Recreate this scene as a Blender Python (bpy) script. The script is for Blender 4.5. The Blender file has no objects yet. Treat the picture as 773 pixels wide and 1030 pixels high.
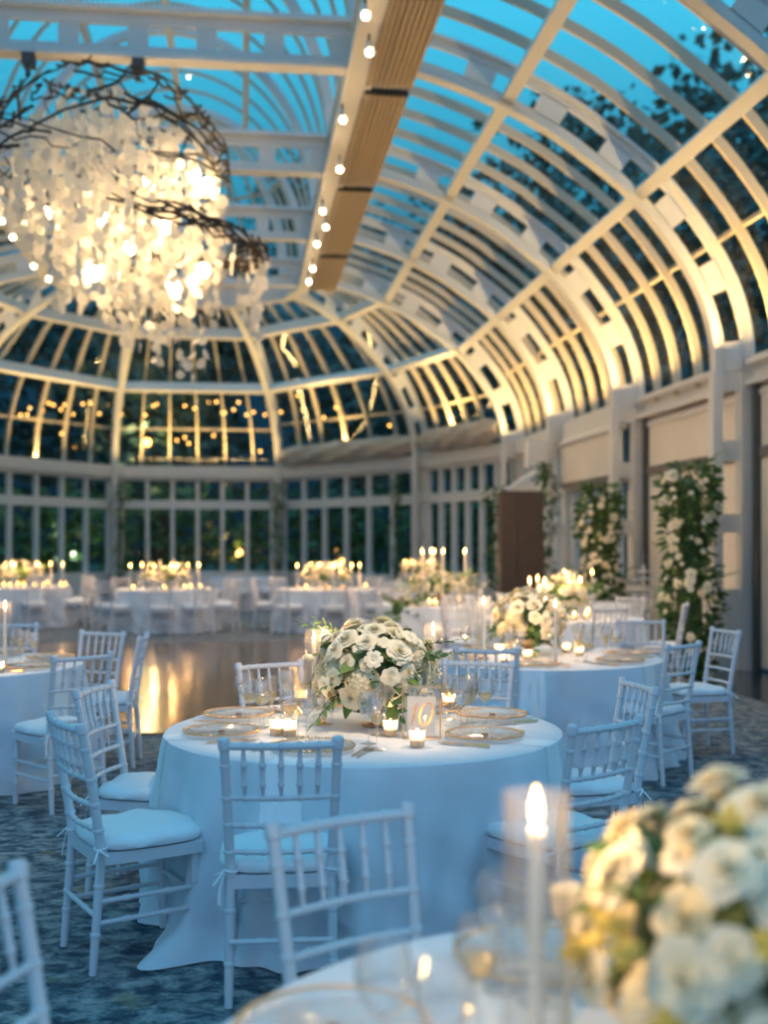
import bpy, math, random
from mathutils import Vector, Matrix
R = random.Random(7)
PI = math.pi
F = 1150.0
VPX = 243.0
TT = (386.5 - VPX) / F
CC = 1 / math.sqrt(1 + TT * TT); SS = TT * CC
EYE = 1.62
COL = bpy.context.scene.collection

def w2(xc, zc):                      # camera-aligned ground offsets -> world x, y
    return (xc * CC + zc * SS, zc * CC - xc * SS)
def at(px, py, h):                   # world point on the level h seen at a photo position
    zc = F * (EYE - h) / (py - 545.0)
    return w2((px - 386.5) / F * zc, zc)
def atz(px, zc):
    return w2((px - 386.5) / F * zc, zc)
def V(*a): return Vector(a)

# ------------------------------------------------------------------ mesh builder
class MB:
    def __init__(s): s.v = []; s.f = []; s.m = []; s.mi = 0
    def add(s, vs, fs):
        b = len(s.v); s.v += [tuple(p) for p in vs]
        for f in fs: s.f.append([i + b for i in f]); s.m.append(s.mi)
    def box(s, a, b):
        x0, y0, z0 = a; x1, y1, z1 = b
        s.add([(x0,y0,z0),(x1,y0,z0),(x1,y1,z0),(x0,y1,z0),(x0,y0,z1),(x1,y0,z1),(x1,y1,z1),(x0,y1,z1)],
              [(0,3,2,1),(4,5,6,7),(0,1,5,4),(1,2,6,5),(2,3,7,6),(3,0,4,7)])
    def beam(s, p, q, w, h, up=(0,0,1)):       # box beam from p to q, width w across, height h along up
        p = Vector(p); q = Vector(q); d = (q - p).normalized(); u = Vector(up)
        a = d.cross(u).normalized() * (w / 2); u = a.cross(d).normalized() * (h / 2)
        vs = [e + i * a + j * u for e in (p, q) for i, j in ((-1,-1),(1,-1),(1,1),(-1,1))]
        s.add(vs, [(0,1,2,3),(7,6,5,4),(0,4,5,1),(1,5,6,2),(2,6,7,3),(3,7,4,0)])
    def sweep(s, pts, secs, cap=True):         # pts list, secs list of 4..n world corner loops
        n = len(secs[0]); b = len(s.v)
        for c in secs: s.v += [tuple(p) for p in c]
        for i in range(len(secs) - 1):
            for j in range(n):
                k = (j + 1) % n
                s.f.append([b + i*n + j, b + i*n + k, b + (i+1)*n + k, b + (i+1)*n + j]); s.m.append(s.mi)
        if cap:
            s.f.append([b + j for j in range(n)][::-1]); s.m.append(s.mi)
            s.f.append([b + (len(secs)-1)*n + j for j in range(n)]); s.m.append(s.mi)
    def tube(s, pts, r, n=8, cap=True):
        pts = [Vector(p) for p in pts]
        rs = r if isinstance(r, (list, tuple)) else [r] * len(pts)
        secs = []; ref = None
        for i, p in enumerate(pts):
            d = (pts[min(i+1, len(pts)-1)] - pts[max(i-1, 0)])
            if d.length < 1e-9: d = Vector((0,0,1))
            d.normalize()
            if ref is None: ref = Vector((1,0,0)) if abs(d.x) < .8 else Vector((0,1,0))
            a = (ref - d * ref.dot(d)).normalized(); ref = a; b2 = d.cross(a)
            secs.append([p + (a * math.cos(2*PI*k/n) + b2 * math.sin(2*PI*k/n)) * rs[i] for k in range(n)])
        s.sweep(pts, secs, cap)
    def lathe(s, prof, n=24, c=(0,0,0)):
        b = len(s.v)
        for r, z in prof:
            for k in range(n):
                a = 2*PI*k/n; s.v.append((c[0]+r*math.cos(a), c[1]+r*math.sin(a), c[2]+z))
        for i in range(len(prof)-1):
            for k in range(n):
                j = (k+1) % n
                s.f.append([b+i*n+k, b+i*n+j, b+(i+1)*n+j, b+(i+1)*n+k]); s.m.append(s.mi)
    def grid(s, P):                            # P[i][j] of points
        b = len(s.v); n = len(P[0])
        for row in P: s.v += [tuple(p) for p in row]
        for i in range(len(P)-1):
            for j in range(n-1):
                s.f.append([b+i*n+j, b+i*n+j+1, b+(i+1)*n+j+1, b+(i+1)*n+j]); s.m.append(s.mi)
    def ball(s, c, r, n=8, m=6, sz=1.0):
        s.lathe([(max(r*math.sin(PI*i/m), r*.02), -r*sz*math.cos(PI*i/m)) for i in range(m+1)], n, c)
    def merge(s, o, M=None, mi=None):
        b = len(s.v)
        s.v += [tuple(M @ Vector(p)) for p in o.v] if M else list(o.v)
        for f, m in zip(o.f, o.m): s.f.append([i+b for i in f]); s.m.append(m if mi is None else mi)
    def mesh(s, name, mats, smooth=True):
        me = bpy.data.meshes.new(name); me.from_pydata(s.v, [], s.f)
        if not isinstance(mats, (list, tuple)): mats = [mats]
        for m in mats: me.materials.append(m)
        if len(mats) > 1: me.polygons.foreach_set('material_index', s.m)
        if smooth:
            me.polygons.foreach_set('use_smooth', [True]*len(me.polygons))
            me.set_sharp_from_angle(angle=math.radians(42))
        me.update(); return me
    def build(s, name, mats, parent=None, smooth=True):
        return link(name, s.mesh(name, mats, smooth), parent)

def link(name, data, parent=None):
    o = bpy.data.objects.new(name, data); COL.objects.link(o)
    if parent is not None: o.parent = parent
    return o
def tag(o, label, cat, group=None, kind=None):
    o['label'] = label; o['category'] = cat
    if group: o['group'] = group
    if kind: o['kind'] = kind
    return o
def empty(name, loc=(0,0,0), rz=0, label=None, cat=None, group=None, kind=None):
    o = bpy.data.objects.new(name, None); COL.objects.link(o); o.location = loc; o.rotation_euler = (0,0,rz)
    o.empty_display_size = .1
    if label: tag(o, label, cat, group, kind)
    return o
def struct(o, label=None, cat=None):
    o['kind'] = 'structure'
    if label: o['label'] = label
    if cat: o['category'] = cat
    return o
def copy_tree(o, loc, rz=0, label=None, group=None, scale=None):
    c = o.copy(); COL.objects.link(c); c.location = loc; c.rotation_euler = (0,0,rz)
    if scale: c.scale = (scale,)*3
    if label: c['label'] = label
    if group: c['group'] = group
    for ch in list(o.children):
        d = ch.copy(); COL.objects.link(d); d.parent = c
        for g in list(ch.children):
            e = g.copy(); COL.objects.link(e); e.parent = d
    return c
def place(proto, used, loc, rz, label, group, scale=None):   # first call moves the prototype, later ones copy it
    if id(proto) not in used:
        used[id(proto)] = 1
        proto.location = loc; proto.rotation_euler = (0,0,rz); proto['label'] = label
        if group: proto['group'] = group
        if scale: proto.scale = (scale,)*3
        return proto
    return copy_tree(proto, loc, rz, label, group, scale)
USED = {}

# ------------------------------------------------------------------ materials
def mat(name, col, rough=.5, metal=0., noise=None, bump=None, sheen=0, spec=.5, sss=0, trans=0):
    m = bpy.data.materials.new(name); m.use_nodes = True; nt = m.node_tree; b = nt.nodes['Principled BSDF']
    b.inputs['Base Color'].default_value = (*col, 1); b.inputs['Roughness'].default_value = rough
    b.inputs['Metallic'].default_value = metal; b.inputs['Specular IOR Level'].default_value = spec
    if sheen: b.inputs['Sheen Weight'].default_value = sheen
    if noise:
        sc, amt = noise
        tc = nt.nodes.new('ShaderNodeTexCoord'); n = nt.nodes.new('ShaderNodeTexNoise'); n.inputs['Scale'].default_value = sc; n.inputs['Detail'].default_value = 4
        nt.links.new(tc.outputs['Object'], n.inputs['Vector'])
        r = nt.nodes.new('ShaderNodeMix'); r.data_type = 'RGBA'
        r.inputs[6].default_value = (*[c*(1-amt) for c in col], 1); r.inputs[7].default_value = (*[min(1, c*(1+amt)) for c in col], 1)
        nt.links.new(n.outputs['Fac'], r.inputs[0]); nt.links.new(r.outputs[2], b.inputs['Base Color'])
    if bump:
        sc, st = bump
        tc = nt.nodes.new('ShaderNodeTexCoord'); n = nt.nodes.new('ShaderNodeTexNoise'); n.inputs['Scale'].default_value = sc
        nt.links.new(tc.outputs['Object'], n.inputs['Vector'])
        bp = nt.nodes.new('ShaderNodeBump'); bp.inputs['Strength'].default_value = st; bp.inputs['Distance'].default_value = .01
        nt.links.new(n.outputs['Fac'], bp.inputs['Height']); nt.links.new(bp.outputs['Normal'], b.inputs['Normal'])
    if trans:
        tr = nt.nodes.new('ShaderNodeBsdfTranslucent'); tr.inputs['Color'].default_value = (*col, 1)
        mx = nt.nodes.new('ShaderNodeMixShader'); mx.inputs[0].default_value = trans
        out = nt.nodes['Material Output']
        if noise: nt.links.new(r.outputs[2], tr.inputs['Color'])
        nt.links.new(b.outputs[0], mx.inputs[1]); nt.links.new(tr.outputs[0], mx.inputs[2]); nt.links.new(mx.outputs[0], out.inputs[0])
    return m
def clear(name, tint=(1,1,1), gloss=.5, ior=1.45, rough=.02, body=None, bodyfac=.0, translucent=False, facing=None):
    m = bpy.data.materials.new(name); m.use_nodes = True; nt = m.node_tree; nt.nodes.clear()
    out = nt.nodes.new('ShaderNodeOutputMaterial'); t = nt.nodes.new('ShaderNodeBsdfTransparent'); t.inputs[0].default_value = (*tint, 1)
    g = nt.nodes.new('ShaderNodeBsdfGlossy'); g.inputs['Roughness'].default_value = rough
    fr = nt.nodes.new('ShaderNodeLayerWeight'); fr.inputs[0].default_value = .5
    pw = nt.nodes.new('ShaderNodeMath'); pw.operation = 'POWER'; pw.inputs[1].default_value = 3.5; nt.links.new(fr.outputs['Facing'], pw.inputs[0])
    mu = nt.nodes.new('ShaderNodeMath'); mu.operation = 'MULTIPLY_ADD'; mu.inputs[1].default_value = .45*gloss; mu.inputs[2].default_value = .045*gloss; mu.use_clamp = True
    nt.links.new(pw.outputs[0], mu.inputs[0])
    mx = nt.nodes.new('ShaderNodeMixShader'); nt.links.new(mu.outputs[0], mx.inputs[0])
    base = t
    if body:
        d = nt.nodes.new('ShaderNodeBsdfTranslucent' if translucent else 'ShaderNodeBsdfDiffuse'); d.inputs[0].default_value = (*body, 1)
        m2 = nt.nodes.new('ShaderNodeMixShader'); m2.inputs[0].default_value = bodyfac
        nt.links.new(t.outputs[0], m2.inputs[1]); nt.links.new(d.outputs[0], m2.inputs[2]); base = m2
    nt.links.new(base.outputs[0], mx.inputs[1]); nt.links.new(g.outputs[0], mx.inputs[2]); nt.links.new(mx.outputs[0], out.inputs[0])
    return m
def glow(name, col, strength, sample=False):
    m = bpy.data.materials.new(name); m.use_nodes = True; nt = m.node_tree; nt.nodes.clear()
    out = nt.nodes.new('ShaderNodeOutputMaterial'); e = nt.nodes.new('ShaderNodeEmission'); e.inputs[0].default_value = (*col, 1); e.inputs[1].default_value = strength
    t = nt.nodes.new('ShaderNodeBsdfTransparent'); a = nt.nodes.new('ShaderNodeAddShader')      # flames and bulbs let light through
    nt.links.new(e.outputs[0], a.inputs[0]); nt.links.new(t.outputs[0], a.inputs[1]); nt.links.new(a.outputs[0], out.inputs[0])
    if not sample: m.cycles.emission_sampling = 'NONE'
    return m
M = dict(
    steel=mat('white_painted_steel', (.76,.745,.71), .45, noise=(3,.05)),
    chair=mat('white_chair_lacquer', (.66,.68,.72), .38),
    cushion=mat('cushion_fabric', (.82,.84,.86), .9, sheen=.3, bump=(60,.25)),
    ribbon=mat('satin_ribbon', (.85,.86,.88), .5),
    cloth=mat('table_linen', (.66,.71,.76), .85, sheen=.3, bump=(14,.35), noise=(6,.03)),
    linenw=mat('napkin_linen', (.86,.88,.90), .85, sheen=.2, bump=(80,.15)),
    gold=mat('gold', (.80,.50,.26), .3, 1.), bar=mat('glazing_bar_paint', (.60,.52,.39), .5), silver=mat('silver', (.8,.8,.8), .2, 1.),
    wax=mat('candle_wax', (.95,.90,.80), .5, trans=.35), wick=mat('wick', (.03,.02,.02), .9),
    petal=mat('white_petal', (.94,.89,.72), .6, trans=.3, noise=(25,.05)),
    petalc=mat('cream_petal', (.92,.84,.60), .6, trans=.3, noise=(25,.08)),
    yellow=mat('yellow_bloom', (.85,.66,.16), .6, trans=.3),
    leaf=mat('dark_leaf', (.06,.13,.035), .45, noise=(12,.3), trans=.15), leaf2=mat('fresh_leaf', (.16,.27,.07), .45, noise=(12,.3), trans=.25),
    stem=mat('stem', (.10,.14,.05), .6), twig=mat('twig_bark', (.055,.04,.03), .8, noise=(30,.3)),
    capiz=mat('shell_disc', (.88,.83,.74), .35, trans=.45),
    sleeve=clear('sleeve_glass', (.985,.99,.99), 1.8, body=(1,.97,.92), bodyfac=.012), glass=clear('thin_glass', (.985,.99,.99), 1.9, body=(1,.97,.92), bodyfac=.035), pane=clear('window_pane', (.90,.94,.95), .42, 1.5, .015),
    frost=clear('votive_glass', (.95,.93,.9), 1.2, body=(.95,.85,.7), bodyfac=.35, translucent=True),
    charger=clear('charger_glass', (.97,.98,.98), 1.8, body=(.85,.88,.92), bodyfac=.3),
    wine=clear('white_wine', (.97,.90,.62), 1.2, 1.33, body=(.95,.70,.34), bodyfac=.2, translucent=True), water=clear('water', (.96,.98,1.), 1.2, 1.33),
    flame=glow('candle_flame', (1.,.50,.13), 15), bulb=glow('lamp_bulb', (1.,.70,.34), 20), spotg=glow('spot_lens', (1.,.7,.36), 26),
    black=mat('black_band', (.012,.012,.014), .6), darkstone=mat('dark_stone', (.05,.055,.06), .12, noise=(2,.3)),
    card=mat('card', (.92,.90,.84), .7, trans=.3), token=mat('token', (.25,.12,.07), .5),
    screen=mat('screen_fabric', (.76,.71,.62), .8, noise=(1.2,.08)), stripe=mat('grey_stripe', (.17,.16,.15), .7),
    plaster=mat('painted_wall', (.66,.66,.64), .6, noise=(2,.06)), 
    dark=mat('dark_frame', (.06,.07,.07), .5), wood=mat('brown_wood', (.09,.06,.042), .5, noise=(4,.3)),
    shade=mat('pleated_shade', (.42,.34,.25), .8, noise=(5,.1)), swag=mat('swag_fabric', (.50,.45,.38), .85, noise=(3,.12)),
    bark=mat('tree_bark', (.05,.04,.03), .9), grass=mat('lawn', (.03,.05,.02), .95, noise=(1,.3)),
    tleaf=mat('tree_leaf', (.06,.12,.10), .7, noise=(.6,.4)), white=mat('white_enamel', (.75,.74,.72), .4),
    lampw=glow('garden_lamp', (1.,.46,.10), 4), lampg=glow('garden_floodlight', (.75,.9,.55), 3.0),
)
# carpet
def carpet():
    m = bpy.data.materials.new('mottled_carpet'); m.use_nodes = True; nt = m.node_tree; b = nt.nodes['Principled BSDF']; b.inputs['Roughness'].default_value = .95
    b.inputs['Specular IOR Level'].default_value = .1
    tc = nt.nodes.new('ShaderNodeTexCoord'); mp = nt.nodes.new('ShaderNodeMapping'); mp.inputs['Scale'].default_value = (3.6, 5.0, 1)
    nt.links.new(tc.outputs['Object'], mp.inputs[0])
    n = nt.nodes.new('ShaderNodeTexNoise'); n.inputs['Scale'].default_value = 2.4; n.inputs['Detail'].default_value = 7; n.inputs['Roughness'].default_value = .72; n.inputs['Distortion'].default_value = .3
    nt.links.new(mp.outputs[0], n.inputs[0])
    r = nt.nodes.new('ShaderNodeValToRGB'); e = r.color_ramp.elements
    e[0].position = .36; e[0].color = (.04,.055,.08,1); e[1].position = .66; e[1].color = (.42,.40,.36,1)
    k = e.new(.46); k.color = (.09,.115,.135,1); k = e.new(.54); k.color = (.23,.245,.26,1)
    nt.links.new(n.outputs['Fac'], r.inputs[0])
    n2 = nt.nodes.new('ShaderNodeTexNoise'); n2.inputs['Scale'].default_value = .9; n2.inputs['Detail'].default_value = 5
    nt.links.new(mp.outputs[0], n2.inputs[0])
    r2 = nt.nodes.new('ShaderNodeValToRGB'); r2.color_ramp.elements[0].position = .60; r2.color_ramp.elements[1].position = .70
    nt.links.new(n2.outputs['Fac'], r2.inputs[0])
    mx = nt.nodes.new('ShaderNodeMix'); mx.data_type = 'RGBA'; mx.inputs[7].default_value = (.22,.17,.08,1)
    mu = nt.nodes.new('ShaderNodeMath'); mu.operation = 'MULTIPLY'; mu.inputs[1].default_value = .6
    nt.links.new(r2.outputs[0], mu.inputs[0]); nt.links.new(mu.outputs[0], mx.inputs[0]); nt.links.new(r.outputs[0], mx.inputs[6]); nt.links.new(mx.outputs[2], b.inputs['Base Color'])
    return m
def parquet():
    m = bpy.data.materials.new('dance_floor_wood'); m.use_nodes = True; nt = m.node_tree; b = nt.nodes['Principled BSDF']
    tc = nt.nodes.new('ShaderNodeTexCoord'); br = nt.nodes.new('ShaderNodeTexBrick')
    br.inputs['Scale'].default_value = 1; br.offset = 0; br.inputs['Brick Width'].default_value = .92; br.inputs['Row Height'].default_value = .92; br.inputs['Mortar Size'].default_value = .006
    br.inputs['Color1'].default_value = (.24,.15,.09,1); br.inputs['Color2'].default_value = (.19,.12,.07,1); br.inputs['Mortar'].default_value = (.03,.02,.015,1)
    n = nt.nodes.new('ShaderNodeTexNoise'); n.inputs['Scale'].default_value = 3; mp = nt.nodes.new('ShaderNodeMapping'); mp.inputs['Scale'].default_value = (1, 12, 1)
    nt.links.new(tc.outputs['Object'], br.inputs[0]); nt.links.new(tc.outputs['Object'], mp.inputs[0]); nt.links.new(mp.outputs[0], n.inputs[0])
    mx = nt.nodes.new('ShaderNodeMix'); mx.data_type = 'RGBA'; mx.blend_type = 'MULTIPLY'; mx.inputs[0].default_value = .6
    nt.links.new(br.outputs[0], mx.inputs[6]); nt.links.new(n.outputs['Color'], mx.inputs[7]); nt.links.new(mx.outputs[2], b.inputs['Base Color'])
    b.inputs['Roughness'].default_value = .16
    return m
M['carpet'] = carpet(); M['parquet'] = parquet()

# ------------------------------------------------------------------ building geometry
XV = -1.33                       # ridge line of the glasshouse
TZ = [5.95, 9.85, 13.75, 17.7, 21.6, 25.5]
HW = 7.23; RW = 2.78             # half width at the inner columns, half width of the lantern
prof_raw = [(1.0,2.13),(.991,2.6),(.955,3.1),(.885,3.62),(.765,4.25),(.63,4.72),(.51,5.07),(.33,5.44),(.145,5.70),(0,5.83)]
def catmull(P, n):
    P = [P[0]] + P + [P[-1]]; out = []
    for i in range(1, len(P)-2):
        for k in range(n):
            t = k/n; a, b, c, d = [Vector(q) for q in P[i-1:i+3]]
            out.append(.5*((2*b)+(c-a)*t+(2*a-5*b+4*c-d)*t*t+(3*b-a-3*c+d)*t**3))
    out.append(Vector(P[-2])); return out
prof = catmull(prof_raw, 4)      # (u, H): u=1 at the column, 0 at the lantern rail
def arch(Pb, Pr, depth=.52, off=0.0):
    """inner and outer 3D curves of a rib whose column foot is Pb and rail point Pr (both x,y)"""
    Pb = Vector(Pb).to_3d(); Pr = Vector(Pr).to_3d(); d = (Pb - Pr); L = d.length; dn = d / L
    pts = [(u*L, h) for u, h in prof]; I = []; O = []
    for i, (a, h) in enumerate(pts):
        p0 = pts[max(0,i-1)]; p1 = pts[min(len(pts)-1, i+1)]
        t = Vector((p1[0]-p0[0], p1[1]-p0[1])).normalized(); nrm = Vector((t.y, -t.x))
        if nrm.x < 0 and nrm.y < 0: nrm = -nrm
        if nrm.y < -0.2: nrm = -nrm
        I.append(Pr + dn*a + Vector((0,0,h+EYE))); O.append(Pr + dn*(a+nrm.x*depth) + Vector((0,0,h+nrm.y*depth+EYE)))
    return I, O, dn
def ribplate(mb, A, B, t0, t1, dn, th):      # strip between fractions t0..t1 of A->B, thickness th
    side = Vector((-dn.y, dn.x, 0))*th/2
    secs = []
    for a, b in zip(A, B):
        p = a.lerp(b, t0); q = a.lerp(b, t1); secs.append([p-side, p+side, q+side, q-side])
    mb.sweep(None, secs)
ntrim = [0]; nwin = [0]
def trim(mb, m, label, cat='beam', smooth=False):
    ntrim[0] += 1; o = mb.build('trim_%d' % ntrim[0], m, None, smooth); return struct(o, label, cat)
SILL0, SILL1 = 3.58, 3.92
def truss(Pb, Pr, desc, column=True):
    I, O, dn = arch(Pb, Pr)
    ntrim[0] += 1
    root = empty('trim_%d' % ntrim[0], (Pb[0], Pb[1], 0)); struct(root, desc, 'truss'); inv = Matrix.Translation((-Pb[0], -Pb[1], 0))
    def out(mb, name, sm=False):
        mb.v = [(x-Pb[0], y-Pb[1], z) for x, y, z in mb.v]; return mb.build(name, M['steel'], root, sm)
    m = MB(); ribplate(m, I, O, -.03, .05, dn, .17); out(m, 'inner_flange', True)
    m = MB(); ribplate(m, I, O, .93, 1.0, dn, .17); out(m, 'outer_flange', True)
    m = MB(); ribplate(m, I, O, .05, .27, dn, .05); ribplate(m, I, O, .73, .93, dn, .05)
    L = [0]
    for i in range(1, len(I)): L.append(L[-1] + (I[i]-I[i-1]).length)
    # battens of the web between the rectangular openings
    per = .93
    k = 0
    while k*per < L[-1]:
        a, b = k*per, min(k*per+.36, L[-1])
        idx = [i for i in range(len(L)) if a <= L[i] <= b]
        def interp(C, s):
            for i in range(1, len(L)):
                if L[i] >= s: t = (s-L[i-1])/(L[i]-L[i-1]+1e-9); return C[i-1].lerp(C[i], t)
            return C[-1]
        ss = [a + (b-a)*j/4 for j in range(5)]
        ribplate(m, [interp(I, s) for s in ss], [interp(O, s) for s in ss], .25, .75, dn, .05); k += 1
    out(m, 'web_plate', True)
    if column:
        side = Vector((-dn.y, dn.x, 0)); zt = I[0].z
        B0 = I[0]*1.0; B1 = O[0]*1.0
        def vbox(t0, t1, th, z0, z1, mb):
            p = B0.lerp(B1, t0); q = B0.lerp(B1, t1)
            vs = []
            for z in (z0, z1):
                for c in (p-side*th/2, p+side*th/2, q+side*th/2, q-side*th/2): vs.append((c.x, c.y, z))
            mb.add(vs, [(0,3,2,1),(4,5,6,7),(0,1,5,4),(1,2,6,5),(2,3,7,6),(3,0,4,7)])
        m = MB(); vbox(-.08, .16, .17, 0, zt, m); out(m, 'inner_post')
        m = MB(); vbox(.62, 1.12, .20, 0, zt, m); out(m, 'outer_post')
        m = MB()
        for z0, z1 in ((0,1.02),(1.73,1.97),(2.64,2.89),(3.52,zt)): vbox(.14, .64, .06, z0, z1, m)
        out(m, 'batten_plate')
    return I, O, dn

def panel(A, B, n_bars, desc, hsplit=None, thin=.045, mat_bar='bar', deep=.12):
    """glazed vault bay between outer curves A and B: glass, curved glazing bars, one transom"""
    nwin[0] += 1
    root = empty('window_%d' % nwin[0]); struct(root, desc, 'window')
    m = MB(); K = 6
    m.grid([[a.lerp(b, j/K) for j in range(K+1)] for a, b in zip(A, B)]); m.build('glass', M['pane'], root)
    for k in range(n_bars):
        t = (k+1)/(n_bars+1); C = [a.lerp(b, t) for a, b in zip(A, B)]; mb = MB(); secs = []
        for i, p in enumerate(C):
            tan = (C[min(i+1, len(C)-1)] - C[max(i-1, 0)]).normalized()
            side = (B[i]-A[i]).normalized() if (B[i]-A[i]).length > .05 else Vector((1,0,0))
            nr = tan.cross(side).normalized()
            if nr.dot(Vector((XV, p.y*.5+8, 1.0)) - p) < 0: nr = -nr
            secs.append([p-side*thin/2, p+side*thin/2, p+side*thin/2+nr*deep, p-side*thin/2+nr*deep])
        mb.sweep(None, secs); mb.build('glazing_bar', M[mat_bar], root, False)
    if hsplit:
        for i in range(1, len(A)):
            if A[i].z >= hsplit:
                mb = MB(); mb.beam(A[i], B[i], .05, .06); mb.build('transom', M[mat_bar], root, False); break
    return root

def xs(sx, w): return XV + sx*w
arR, arL = [], []
for i, z in enumerate(TZ):
    pos = ['nearest','second','third','fourth','fifth','sixth'][i]
    arR.append(truss((xs(1,HW), z), (xs(1,RW), z), 'white steel arch truss of the right vault, %s from the camera' % pos))
    arL.append(truss((xs(-1,HW), z), (xs(-1,RW), z), 'white steel arch truss of the left vault, %s from the camera' % pos))
# apse
P = [(5.9,25.5),(4.5,29.6),(1.10,35.0)]; RG = [(1.45,25.5),(1.06,26.9),(-.35,28.0)]
mir = lambda p: (2*XV-p[0], p[1])
P = P + [mir(p) for p in P[::-1]]; RG = RG + [mir(p) for p in RG[::-1]]
ap = [arR[-1]]
for i in range(1, 5): ap.append(truss(P[i], RG[i], 'white steel rib of the far apse, number %d from the right' % i))
ap.append(arL[-1])
for i in range(5):
    desc = 'curved glass bay %s' % ['%s', ''][0]
    panel(arR[i][1], arR[i+1][1], 4, 'curved glazed bay of the right vault, %s from the camera' % ['nearest','second','third','fourth','fifth'][i], 5.35)
    panel(arL[i][1], arL[i+1][1], 4, 'curved glazed bay of the left vault, %s from the camera' % ['nearest','second','third','fourth','fifth'][i], 5.35)
for i in range(5):
    panel(ap[i][1], ap[i+1][1], 5, 'curved glazed face of the far apse, number %d from the right' % (i+1), 5.0)
# purlins: heights measured at the mid depth of the trusses
def at_h(tr, hz, frac):
    I, O, dn = tr
    for i in range(1, len(I)):
        if I[i].z >= hz: t = (hz-I[i-1].z)/(I[i].z-I[i-1].z); return I[i-1].lerp(I[i], t).lerp(O[i-1].lerp(O[i], t), frac)
    return I[-1].lerp(O[-1], frac)
chain_names = []
for hz, nm in ((4.25+EYE, 'lower'), (5.32+EYE, 'upper')):
    for side, arr in (('right', arR), ('left', arL)):
        for i in range(5):
            m = MB(); p = at_h(arr[i], hz, .45); q = at_h(arr[i+1], hz, .45); nrm = (at_h(arr[i],hz,1)-at_h(arr[i],hz,0)).normalized()
            m.beam(p, q, .16, .30, nrm); trim(m, M['steel'], '%s purlin of the %s vault between truss %d and %d' % (nm, side, i+1, i+2), 'purlin')
    for i in range(5):
        m = MB(); p = at_h(ap[i], hz, .45); q = at_h(ap[i+1], hz, .45); nrm = (at_h(ap[i],hz,1)-at_h(ap[i],hz,0)).normalized()
        m.beam(p, q, .14, .28, nrm); trim(m, M['steel'], '%s ring purlin of the apse, face %d from the right' % (nm, i+1), 'purlin')

# lantern above the two rails
HR = 5.67 + EYE
for sx, nm in ((1,'right'),(-1,'left')):
    m = MB(); x = xs(sx, RW); m.beam((x-sx*.02, 2, HR+.02), (x-sx*.02, 25.5, HR+.02), .34, .10); m.beam((x+sx*.1, 2, HR+.3), (x+sx*.1, 25.5, HR+.3), .06, .5)
    m.beam((x, 2, HR+.55), (x, 25.5, HR+.55), .30, .08)
    trim(m, M['steel'], 'long white rail beam along the %s edge of the roof lantern' % nm, 'beam')
for i in range(5):
    m = MB(); a = RG[i]; b = RG[i+1]
    m.beam((*a, HR+.04), (*b, HR+.04), .26, .10); m.beam((*a, HR+.3), (*b, HR+.3), .06, .5); m.beam((*a, HR+.55), (*b, HR+.55), .24, .08)
    trim(m, M['steel'], 'white ring beam closing the lantern over the apse, piece %d from the right' % (i+1), 'beam')
for i, z in enumerate(TZ[1:]):
    root = empty('trim_%d' % (ntrim[0]+1), (XV, z, HR)); ntrim[0] += 1
    struct(root, 'white two chord cross beam under the lantern, %s from the camera' % ['first','second','third','fourth','fifth'][i], 'beam')
    m = MB(); m.box((-RW,-.12,0),(RW,.12,.05)); m.box((-RW,-.03,.05),(RW,.03,.17)); m.build('bottom_chord', M['steel'], root, False)
    m = MB(); m.box((-RW,-.12,.56),(RW,.12,.61)); m.box((-RW,-.03,.42),(RW,.03,.56)); m.build('top_chord', M['steel'], root, False)
    for x in (-2.4,-1.6,-.8,.0,.8,1.6,2.4):
        m = MB(); m.box((x,-.02,.17),(x+.24,.02,.42)); m.build('batten_plate', M['steel'], root, False)
    m = MB()
    for k in range(90): m.ball((-RW+.03+k*.0612,-.11,.625), .017, 6, 4)
    m.build('bead_string', M['ribbon'], root)
def lant(p0, c, n=16, b=3.6, z0=6.25+EYE, a0=0):
    """quarter ellipse from the rail point p0 up to the ridge point c"""
    p0 = Vector(p0).to_3d(); c = Vector(c).to_3d(); out = []
    for k in range(n+1):
        t = PI/2*k/n; q = p0.lerp(c, 1-math.cos(t)); out.append(Vector((q.x, q.y, z0 + b*.93*math.sin(t))))
    return out
def librib(C, w, d, desc, th_side, Pd):
    m = MB(); secs = []
    for i, p in enumerate(C):
        tan = (C[min(i+1, len(C)-1)] - C[max(i-1, 0)]).normalized(); side = th_side; nr = tan.cross(side).normalized()
        if nr.z > 0: nr = -nr
        secs.append([p-side*w/2, p+side*w/2, p+side*w/2+nr*d, p-side*w/2+nr*d])
    m.sweep(None, secs)
    b = C[0]; m.beam((b.x,b.y,HR+.55),(b.x,b.y,b.z+.02), .14, .14, (1,0,0)); trim(m, M['steel'], desc, 'rib')
lan = {1: [], -1: []}
for i, z in enumerate(TZ):
    for sx in (1,-1):
        C = lant((xs(sx,RW), z), (XV, z)); lan[sx].append(C)
        librib(C, .12, .15, 'white curved rib of the roof lantern, %s side, %s from the camera' % ({1:'right',-1:'left'}[sx], ['first','second','third','fourth','fifth','sixth'][i]), Vector((0,1,0)), C[0])
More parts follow.
